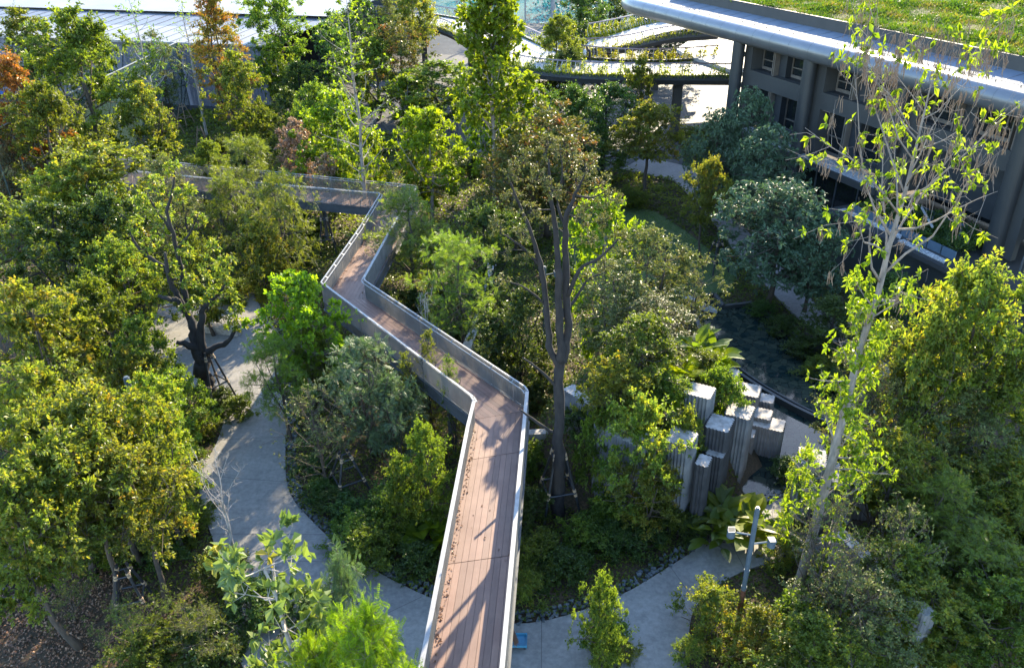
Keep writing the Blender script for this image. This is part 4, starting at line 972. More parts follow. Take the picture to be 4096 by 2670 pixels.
# rows: u, v, top height, size x, size y, turn, label
for r in [
 (2330, 1580, 4.6, 1.6, .5, -.9, "long weathered concrete wall slab behind the tall dark-trunked tree"),
 (2500, 1725, 4.5, 2.2, .8, -.75, "broad fluted block half hidden behind the yellow green tree"),
 (2725, 1745, 4.5, .9, .9, -.55, "tall pale fluted column left of the dark slot in the rock wall"),
 (2800, 1560, 5.2, .95, .8, -.5, "bright topped fluted block standing highest between the shrubs"),
 (2700, 1650, 4.3, .8, .7, -.5, "flat shaded block beside the fan palm"),
 (2868, 1800, 3.1, .6, .7, -.5, "low block with a sunlit flat top against the dark slot"),
 (2815, 1840, 3.6, .4, .6, -.5, "narrow dark fluted slab inside the slot"),
 (2960, 1640, 3.9, .9, .9, -.5, "tall pale fluted column rising from the pond edge"),
 (2880, 1690, 4.2, .8, .9, -.5, "shaded fluted column behind the sunlit low block"),
 (2985, 1555, 2.6, 1.1, .9, -.45, "stepped fluted block at the back of the pond cluster"),
 (3060, 1590, 1.9, .7, .6, -.45, "small low fluted block right of the stepped one"),
 (3040, 1650, 1.9, .9, .7, -.45, "square fluted block in the middle of the pond cluster"),
 (3075, 1690, 1.7, 1.2, .8, -.45, "wide fluted block at the front of the pond cluster"),
 (2990, 1720, 1.5, .6, .8, -.45, "low pale fluted block beside the water gap"),
 (2925, 1490, 2.4, .6, .6, -.45, "small block poking out behind the flowering shrub"),
 (3250, 1825, 3.6, .9, .9, -.35, "fluted block top with dry plants right of the walkway"),
 (3310, 1880, 3.0, .8, 1.1, -.35, "shaded fluted column facing the path on the right"),
 (3540, 1825, 3.4, 1.7, .8, -.7, "sunlit flat concrete slab between the right hand shrubs"),
 (4030, 1960, 2.6, 1.6, .8, -.2, "pale block with ochre side at the right edge of the garden"),
 (2935, 2010, .8, .5, .5, -.4, "low pale fluted block among the big leaves"),
 ]:
    fluted(*r, side='darkshadeconc' if ('slot' in r[-1] and 'column' not in r[-1]) or 'shaded' in r[-1] else 'flute')  # shaded blocks: shade put into the side colour; slot blocks are dark concrete
fluted(0, 0, 3.5, 1, 1, 0, "long low wall with a pale stepped top on the right", pos=G(3530, 2280, 3.5), poly=[(.55, -2.0), (1.0, -1.9), (-.55, 2.0), (-1.0, 1.9)], amp=.02)

# ---- ground cover
def cover(name, label, n, reg, excl, L0, seed, mat, hmax=.45, near=True, poly=None):
    rng = np.random.default_rng(seed); x = rng.uniform(reg[0], reg[1], n); y = rng.uniform(reg[2], reg[3], n)
    k = np.ones(n, bool)
    for p in excl: k &= ~inpoly(x, y, p)
    if poly is not None: k &= inpoly(x, y, poly)
    x, y = x[k], y[k]; n = len(x)
    hb = .5+.28*np.sin(x*1.7+1.3*np.sin(y*.9))+.28*np.sin(y*2.1+1.1*np.sin(x*1.3))
    z = mound(x, y)-.05+hmax*np.clip(hb, .06, 1)*rng.random(n)**.5
    b = MB(); t = np.clip(.45+.22*np.sin(x*.8+y*.5)+rng.normal(0, .2, n), 0, 1)
    b.leaves(np.stack([x, y, z], 1), rng.normal(0, 1, (n, 3))*[1, 1, .5], rng.normal(0, .35, (n, 3))+[0, 0, 1], L0*rng.uniform(.6, 1.3, n)*(.8+y/90), .3, t)
    return tag(b.build(name, mat), kind='stuff')
LITTER = [(-26, 12), (-12.5, 12), (-12.0, 18), (-13.5, 21.5), (-15.5, 23.5), (-20.5, 26), (-26, 26)]
EX = [PATH, POND, LAWN, BP, ROADP, PISLE]
BLD = [terr(.2, -.8)[:2], terr(44, -4)[:2], terr(44, 20)[:2], terr(0, 20)[:2]]
cover("ground_cover", None, 215000, (-30, 24, 15, 58), EX+[BLD, LITTER], .13, 1, LF['mid'])
cover("ground_cover", None, 110000, (-41, 24, 56, 108), EX+[BLD], .19, 2, LF['mid'], .5)
cover("grass", None, 60000, (2, 18, 45, 70), [PATH, POND, BP], .07, 3, leafmat("lawn_blade", Y_((.06, .11, .02), (.09, .16, .025), (.16, .19, .04)), .4), .08, poly=LAWN)
rng = np.random.default_rng(21); N = 22000; x = rng.uniform(-24, -12, N); y = rng.uniform(12, 28, N); k = inpoly(x, y, LITTER) | (rng.random(N) < .08); k &= ~inpoly(x, y, PATH); x, y = x[k], y[k]; N = len(x)
b = MB(); b.leaves(np.stack([x, y, mound(x, y)-.04+rng.uniform(0, .06, N)], 1), rng.normal(0, 1, (N, 3))*[1, 1, .25], rng.normal(0, .35, (N, 3))+[0, 0, 1], rng.uniform(.07, .16, N), .3, rng.random(N), fold=.6, curl=.4)
tag(b.build("leaf_litter", MT['dryleaf']), kind='stuff')
# terrace planting
rng = np.random.default_rng(31)
N = 14000; s = rng.uniform(18.4, 27.6, N); t = rng.uniform(-1.7, 1.8, N); hb = .5+.5*np.sin(s*2.2+t)*np.sin(t*2.6+s*.4)
b = MB(); pp = A0[None]+np.outer(s, D2)+np.outer(t, PY)
b.leaves(np.stack([pp[:, 0], pp[:, 1], 4.0+.2+.9*hb*rng.random(N)**.5], 1), rng.normal(0, 1, (N, 3)), rng.normal(0, .4, (N, 3))+[0, 0, 1], rng.uniform(.1, .2, N), .3, rng.random(N))
tag(b.build("terrace_planting", LF['drk']), kind='stuff')

# ---- tree braces
def brace(x, y, label, h=2.0, w=1.1, mat='blackpole', wrap=True, group="tree braces", rz=0., n=4, top=.28, pr=.055):
    z = float(mound(x, y)); e = empty("tree_brace", (x, y, z), rz); tag(e, label, "tree brace", group)
    bt = [np.array([math.cos(a)*w, math.sin(a)*w, -.1]) for a in np.arange(n)*2*PI/n+PI/4]; tp = [np.array([math.cos(a)*top, math.sin(a)*top, h]) for a in np.arange(n)*2*PI/n+PI/4]
    for a, c in zip(bt, tp):
        b = MB(); b.tube([a, c+(c-a)*.06], pr, 8); p = b.build("pole", MT[mat], e)
        if wrap:
            b = MB()
            for f in (.38, .44, .9, .95): q = a+(c-a)*f; b.tube([q, q+(c-a)*.035], pr*1.45, 8)
            b.build("rope_wrap", MT['wrap'], p)
    for f in (.42, .92):
        for i in range(n):
            q0 = bt[i]+(tp[i]-bt[i])*f; q1 = bt[(i+1) % n]+(tp[(i+1) % n]-bt[(i+1) % n])*f
            b = MB(); b.tube([q0, q1], pr*.8, 8); b.build("cross_pole", MT[mat], e)
    return e
for u, v, h, w, lb, rz in [
  (2232, 2040, 3.4, 1.25, "tall black pole brace with rope wraps round the dark-trunked central tree", .2),
  (1400, 1960, 2.1, 1.2, "black pole brace round the trunk beside the curved path", .5),
  (870, 1600, 3.0, 1.1, "black pole brace leaning on the gnarled tree by the plaza", .9),
  (545, 2440, 2.2, .9, "black pole brace in the leaf litter left of the magnolia", .3),
  (110, 2420, 2.6, 1.1, "large black pole brace at the lower left corner", .1),
  (1315, 1010, 3.0, .9, "black pole brace with tan bands under the raised footbridge", .2),
  (2860, 1080, 2.2, 1.0, "dark pole brace round the tree on the shaded lawn", .4)]:
    x, y = G(u, v); brace(x, y, lb, h, w, rz=rz)
for u, v, lb in [(665, 625, "bamboo brace round the tall white sapling"), (705, 540, "bamboo brace with a square frame under the small tree on the lawn"), (815, 600, "bamboo brace behind the orange tree's foot"), (510, 1180, "pale wooden brace in the clearing left of the gnarled tree"), (745, 500, "row of bamboo stakes near the glass fence foot"), (495, 540, "crooked wooden brace beside the big leaning tree")]:
    x, y = G(u, v); brace(x, y, lb, 2.4, 1.1, 'bamboo', False, "bamboo tree braces", rz=u*.01, pr=.05)

# ---- lamp posts
def floodlight(par, z, az, L=.55):
    d = np.array([math.cos(az), math.sin(az), 0]); b = MB(); b.tube([(0, 0, z), d*L+[0, 0, z+.02]], .035, 8); arm = b.build("lamp_arm", MT['post'], par)
    b = MB(); c = d*(L+.17)+[0, 0, z-.02]; b.tube([c+[0, 0, .1], c+[0, 0, -.18]], .14, 14)
    for q in range(6): b.box(c+[0, 0, .12]+np.array([-d[1], d[0], 0])*(q-2.5)*.045, (.22*abs(d[0])+.02, .22*abs(d[1])+.02, .05))
    b.build("lamp_head", MT['post'], arm)
def lamp_post(x, y, h, label, rust=0., r=.09, arms=()):
    e = empty("lamp_post", (x, y, float(mound(x, y)))); tag(e, label, "lamp post")
    b = MB(); b.tube([(0, 0, rust), (0, 0, h)], r, 14); b.tube([(0, 0, h), (0, 0, h+.06)], r*.7, 14)
    for z in (rust+.1, rust+.9): b.tube([(0, 0, z), (0, 0, z+.08)], r*1.2, 14)
    b.build("pole", MT['post'], e)
    if rust: b = MB(); b.tube([(0, 0, -.1), (0, 0, rust)], r*1.1, 14); b.build("rusty_base", MT['rust'], e)
    for z, a in arms: floodlight(e, z, a)
    return e
x, y = G(2942, 2540); lamp_post(x, y, 6.2, "tall lamp post with a rusty lower half beside the leaning grey tree", 2.4, .085, [(5.0, 2.9), (4.6, .1)])
p = P(505, 1510, 5.0); lamp_post(p[0], p[1], 5.0, "blue grey lamp post poking out of the trees on the left", 0, .14, [(4.75, -.1)])
p = P(2178, 1068, 5.4); lamp_post(p[0], p[1], 5.4, "slim teal lamp post behind the tall dark trunks", 0, .1, [(4.9, 0.3)])

# ---- ribbed white slab by the lawn and small wall by the plaza
b = MB(); x, y = G(2745, 1190, .35); 
for k in range(16): b.box((x-.9+.19*k*.62, y+1.3-.19*k, .3), (1.7, .14, .22), -.5)
tag(b.build("ribbed_bench", MT['white']), "white ribbed slab bench at the foot of the shaded lawn", "bench")
x, y = G(850, 1330, .3); b = MB(); b.box((x+.2, y+.5, .28), (3.0, .45, .56), -.25)
tag(b.build("low_wall", MT['flutetop']), "short pale seat wall behind the gnarled tree on the plaza", "wall")
cv = smooth_line([P(1860, 1400, 1.2)[:2], P(1905, 1290, 1.2)[:2], P(1950, 1170, 1.2)[:2], P(1965, 1040, 1.2)[:2], P(1975, 950, 1.2)[:2]], 8)
b = MB()
for i in range(len(cv)-1): b.bar((*cv[i], .6), (*cv[i+1], .6), .55, 1.2)
tag(b.build("curved_wall", MT['flutetop']), "pale curved retaining wall seen through the trees right of the footbridge", "wall")
b = MB(); x, y = G(2060, 1740, 1.5); b.box((x+1.2, y+.2, .9), (2.6, .4, 1.3), .05)
tag(b.build("low_wall", MT['flutetop']), "pale low wall just right of the footbridge bend", "wall")

# ---- cleaning cart and broom
cx_, cy_ = G(2046, 2560, 0.2)
CT = empty("cleaning_cart", (cx_, cy_, .03), -.05); tag(CT, "blue cleaning cart with tray parked under the footbridge edge", "cart")
def tray(w, d, z, hh=.09, c=(0, 0)):
    b = MB(); x, y = c
    b.box((x, y, z), (w, d, .02))
    for sx in (-1, 1): b.box((x+sx*(w/2-.012), y, z+hh/2), (.024, d, hh)); 
    for sy in (-1, 1): b.box((x, y+sy*(d/2-.012), z+hh/2), (w-.05, .024, hh))
    for sx in (-1, 1):
        for sy in (-1, 1): b.tube([(x+sx*(w/2-.03), y+sy*(d/2-.03), z-.03), (x+sx*(w/2-.03), y+sy*(d/2-.03), z+hh+.015)], .035, 8)
    return b
tray(1.15, .58, .16).build("base_tray", MT['blue'], CT)
tray(.46, .56, .95, .07, (-.33, 0)).build("top_tray", MT['blue'], CT)
tray(.44, .54, .55, .05, (-.33, 0)).build("middle_shelf", MT['darkwall'], CT)
for px in (-.54, -.12):
    for py in (-.25, .25): b = MB(); b.tube([(px, py, .16), (px, py, .98)], .018, 8); b.build("frame_post", MT['post'], CT)
for px in (-.5, .5):
    for py in (-.23, .23): b = MB(); b.tube([(px, py-.015, .05), (px, py+.015, .05)], .05, 12); b.build("caster", MT['blackpole'], CT)
def thing_on_cart(name, label, cat, mat, shapes):
    b = MB()
    for s in shapes: b.tube(*s) if len(s) == 3 else b.box(*s)
    o = b.build(name, MT[mat]); o.location = CT.location; tag(o, label, cat); return o
b = MB(); rng = np.random.default_rng(4)
XX, YY = np.meshgrid(np.linspace(-.12, .12, 6), np.linspace(-.1, .1, 5)); ZZ = 1.0+rng.uniform(0, .05, XX.shape); I = (np.arange(4)[:, None]*6+np.arange(5)[None]).reshape(-1)
b.add(np.stack([XX-.33, YY-.05, ZZ], -1).reshape(-1, 3), np.stack([I, I+1, I+7, I+6], -1)); o = b.build("cleaning_cloth", MT['green']); o.location = CT.location; tag(o, "crumpled green cloth lying in the cart's top tray", "cloth")
thing_on_cart("bottle", "white spray bottle on the cart's middle shelf", "bottle", 'bag', [([(-.3, .1, .57), (-.3, .1, .7), (-.3, .1, .74), (-.3, .1, .8)], [.045, .045, .02, .02], 10), ((-.27, .1, .8), (.09, .03, .03))])
b = MB(); rng = np.random.default_rng(9)
h0 = np.array([-.28, .62, 1.3]); h1 = np.array([.02, .05, .85]); b.tube([h0, h1], .014, 8); BRM = b.build("broom", MT['bamboo']); BRM.location = CT.location; tag(BRM, "straw broom with a bamboo handle leaning over the blue cart", "broom")
b = MB(); dv = unit(np.array([.18, -.62, -.28])); n = 160; pr_ = rng.normal(0, .015, (n, 3)); e_ = h1+dv*.62*rng.uniform(.85, 1.05, (n, 1))+rng.normal(0, .06, (n, 3)); b.twigs(h1+pr_, e_, .006, .004); b.tube([h1-dv*.05, h1+dv*.1], [.03, .045], 8)
b.build("bristles", MT['broom'], BRM)

# ---- person on the white walkway
px_, py_ = G(2358, 247, 6.5)
vs = [(0, 0, .92), (0, 0, 1.08), (-.10, 0, 1.25), (-.22, 0, 1.38), (-.30, 0, 1.46), (-.36, 0, 1.54), (-.40, 0, 1.62),
      (0, .10, .88), (-.03, .12, .48), (.04, .12, .08), (-.10, .12, .04), (0, -.10, .88), (.06, -.12, .48), (.12, -.12, .08), (-.02, -.12, .04),
      (-.2, .19, 1.38), (-.30, .23, 1.12), (-.45, .18, .98), (-.2, -.19, 1.38), (-.33, -.22, 1.12), (-.47, -.14, 1.0)]
es = [(0, 1), (1, 2), (2, 3), (3, 4), (4, 5), (5, 6), (0, 7), (7, 8), (8, 9), (9, 10), (0, 11), (11, 12), (12, 13), (13, 14), (3, 15), (15, 16), (16, 17), (3, 18), (18, 19), (19, 20)]
rr_ = [.15, .14, .16, .16, .06, .09, .085, .095, .065, .045, .04, .095, .065, .045, .04, .06, .045, .03, .06, .045, .03]
me = bpy.data.meshes.new("person"); me.from_pydata(vs, es, []); PE = bpy.data.objects.new("person", me); COL.objects.link(PE)
PE.location = (px_, py_, 6.5); PE.rotation_euler = (0, 0, .2)
sk = PE.modifiers.new("skin", 'SKIN'); sb = PE.modifiers.new("sub", 'SUBSURF'); sb.levels = 2; sb.render_levels = 2
for i, r in enumerate(rr_): me.skin_vertices[0].data[i].radius = (r, r)
me.skin_vertices[0].data[0].use_root = True
me.materials.append(MT['cloth']); tag(PE, "person in dark clothes leaning forward on the white walkway with a white sack", "person")
b = MB(); b.tube([(-.33, 0, 1.53), (-.37, 0, 1.62), (-.39, 0, 1.70), (-.40, 0, 1.74)], [.07, .105, .10, .04], 12); b.build("hair", MT['hair'], PE, True)
b = MB(); b.tube([(-.40, 0, 1.50), (-.44, 0, 1.56), (-.46, 0, 1.62), (-.455, 0, 1.67)], [.05, .07, .07, .04], 10); b.tube([(-.52, 0, 1.60), (-.545, 0, 1.585)], .015, 6); b.build("face", MT['skin'], PE, True)
b = MB(); b.tube([(-.5, .02, 1.38), (-.56, .02, 1.25), (-.6, 0, 1.02), (-.52, 0, .82), (-.45, 0, .74)], [.05, .2, .27, .2, .06], 12)
o = b.build("sack", MT['bag'], None, True); o.location = PE.location; tag(o, "white sack held in front of the person on the walkway", "sack")

# ================================================================ TREES (special ones first)
def special(name, label, y, base, limbs, clumps, **k):
    p = G(*base); bz = float(mound(*p)); p3 = (p[0], p[1], bz-.05)
    t, c = gen_traced(k.pop('seed'), p[1], p3, limbs, clumps, **k)
    e = empty(name, p3); tag(e, label, "tree")
    o = bpy.data.objects.new("trunk", t); COL.objects.link(o); o.parent = e
    if c: o = bpy.data.objects.new("crown", c); COL.objects.link(o); o.parent = e
    return e
special("gnarled_tree", "gnarled black-trunked tree with twisted limbs beside the grey plaza", 0, (845, 1590), [
  [(845, 1600, 0, .48), (822, 1520, 0, .40), (806, 1450, 0, .40), (806, 1400, 0, .42)],
  [(800, 1410, 0, .30), (775, 1345, .1, .26), (760, 1273, .3, .2), (735, 1226, .4, .18), (700, 1162, .3, .16), (676, 1109, 0, .12), (660, 1010, -.2, .06)],
  [(745, 1245, .4, .15), (735, 1168, .8, .15), (729, 1085, 1.0, .14), (706, 997, 1.0, .12), (688, 926, .8, .1), (670, 850, .7, .08), (690, 760, .8, .06), (700, 690, .8, .03)],
  [(812, 1400, 0, .25), (800, 1330, -.2, .2), (808, 1262, -.4, .16), (817, 1226, -.5, .12), (870, 1180, -.6, .08), (910, 1120, -.6, .04)],
  [(815, 1405, 0, .22), (865, 1391, -.2, .16), (917, 1356, -.3, .12), (941, 1315, -.3, .09), (950, 1270, -.3, .05)],
  [(790, 1400, 0, .22), (760, 1380, -.3, .2), (705, 1368, -.5, .12)],
  [(760, 1280, .3, .14), (712, 1203, -.2, .13), (680, 1200, -.4, .12), (632, 1182, -.6, .09)],
  [(700, 1120, .2, .12), (653, 1068, .4, .12), (600, 1030, .4, .1), (559, 997, .4, .08), (520, 930, .4, .04)],
  [(688, 926, .8, .08), (640, 860, 1.0, .06), (590, 780, 1.2, .03)], [(706, 997, 1, .08), (760, 930, .6, .05), (790, 860, .5, .03)],
  ], [(950, 1240, -.3, .55), (965, 1300, -.3, .4), (925, 1290, -.6, .45), (880, 1120, -.6, .6), (830, 1060, -.4, .6), (760, 1130, -.3, .55), (900, 1060, -.7, .6), (780, 1215, -.7, .5),
      (750, 1010, .4, .6), (860, 1190, -.9, .55), (700, 1080, .2, .5), (620, 1080, .2, .5), (600, 980, .5, .55), (540, 900, .5, .5), (650, 850, 1, .6), (710, 780, 1, .55), (620, 740, 1.2, .55), (690, 680, .8, .55),
      (790, 880, .5, .5), (560, 800, 1, .5), (640, 940, .5, .5), (740, 1240, -.9, .35), (820, 1130, .6, .5), (930, 1180, -.6, .4), (850, 990, -.2, .45), (760, 760, 1, .4)],
  seed=5, leaf='yel', bk='barkdark', L=.23, wd=.27, lpt=6, tw=20)
special("tall_olive_tree", "tall twiggy olive-leaved tree with several black stems in the centre", 0, (2232, 2060), [
  [(2232, 2080, 0, .34), (2236, 1900, 0, .27), (2238, 1700, 0, .23), (2240, 1480, 0, .20), (2245, 1440, 0, .18)],
  [(2240, 1470, 0, .15), (2200, 1380, .1, .13), (2185, 1220, .2, .11), (2160, 1050, .3, .1), (2120, 920, .3, .07), (2070, 800, .3, .04), (2030, 700, .3, .02)],
  [(2243, 1450, 0, .18), (2238, 1300, -.1, .15), (2232, 1100, -.2, .13), (2225, 960, -.2, .1), (2205, 800, -.2, .07), (2195, 640, -.2, .03)],
  [(2250, 1450, 0, .18), (2272, 1330, .1, .16), (2266, 1150, .1, .14), (2262, 1000, .2, .12), (2262, 880, .2, .1), (2300, 780, .3, .06), (2340, 700, .3, .03)],
  [(2272, 1180, 0, .09), (2320, 1080, -.3, .07), (2400, 1030, -.5, .05), (2470, 960, -.7, .03)], [(2250, 1250, 0, .08), (2300, 1200, .4, .06), (2350, 1120, .6, .04), (2420, 1090, .7, .02)],
  [(2262, 900, .2, .07), (2230, 820, .5, .05), (2250, 700, .6, .03), (2240, 610, .6, .02)], [(2160, 1060, .3, .06), (2080, 980, 0, .04), (2000, 930, -.2, .025)],
  [(2185, 1220, .2, .05), (2100, 1150, -.1, .035), (2010, 1120, -.3, .02)], [(2300, 780, .3, .05), (2370, 790, 0, .03), (2430, 760, -.2, .02)], [(2240, 1560, 0, .07), (2160, 1480, -.3, .05), (2090, 1430, -.5, .03)], [(2236, 1740, 0, .07), (2150, 1690, -.3, .06), (2085, 1640, -.4, .04)]
  ], [(u, v, d, r) for u, v, d, r in [(2040, 690, .3, .6), (2100, 640, .2, .6), (2190, 590, 0, .6), (2260, 600, .5, .6), (2340, 660, .3, .6), (2400, 730, .2, .6), (2440, 800, -.2, .6), (2300, 720, .8, .6), (2150, 720, -.5, .6), (2050, 800, .6, .6), (1990, 900, -.2, .55),
      (2010, 1010, -.3, .5), (2120, 850, -.6, .55), (2210, 760, -.7, .5), (2360, 830, .6, .6), (2430, 900, -.6, .6), (2470, 960, -.8, .5), (2420, 1070, .7, .5), (2350, 960, .5, .5), (2200, 900, .7, .5), (2010, 1120, -.4, .4), (2100, 1030, -.2, .4), (2350, 1110, .7, .4), (2090, 930, .3, .5), (2330, 880, -.6, .5)]],
  seed=7, leaf='olv', bk='barkdark', L=.10, wd=.28, style='alt', lpt=8, tw=30, twigvis=.006)
PR['hero'] = [gen_branchy(201, 21, 4.6, .14, 60, 8, k=7, L=.27, wd=.26, leaf='lime', bk='barkgrey', r0=.27, elev=28, lean=(.9, .3), n3=3, wob=.004,
    leafp=lambda f: np.where(f > .8, .22, .68), catkin=.65, forks=lambda f: (.62 if f < .3 else .46+.14*math.sin(f*9)) if f < .66 else (1.15-.7*max(0, f-.86)/.14))]
NAMES['hero'] = 'leaning_tree'
x, y = G(3175, 2420); plant('hero', x, y, 20.6, 3.3, "tallest leaning grey-barked tree with hanging dry catkins in front of the office building", rz=0)
PR['ltop'] = [gen_branchy(202, 18, 3.6, .4, 60, 9, k=12, L=.36, wd=.33, leaf='lime', bk='barkgrey', r0=.24, elev=48, n3=3, leafp=.85, droop=.1)]
NAMES['ltop'] = 'tall_tree'
plant('ltop', *P(1955, -60, 18.5)[:2], 18.5, 3.6, "tall grey-stemmed tree with big bright lime leaves before the far walkway bend")

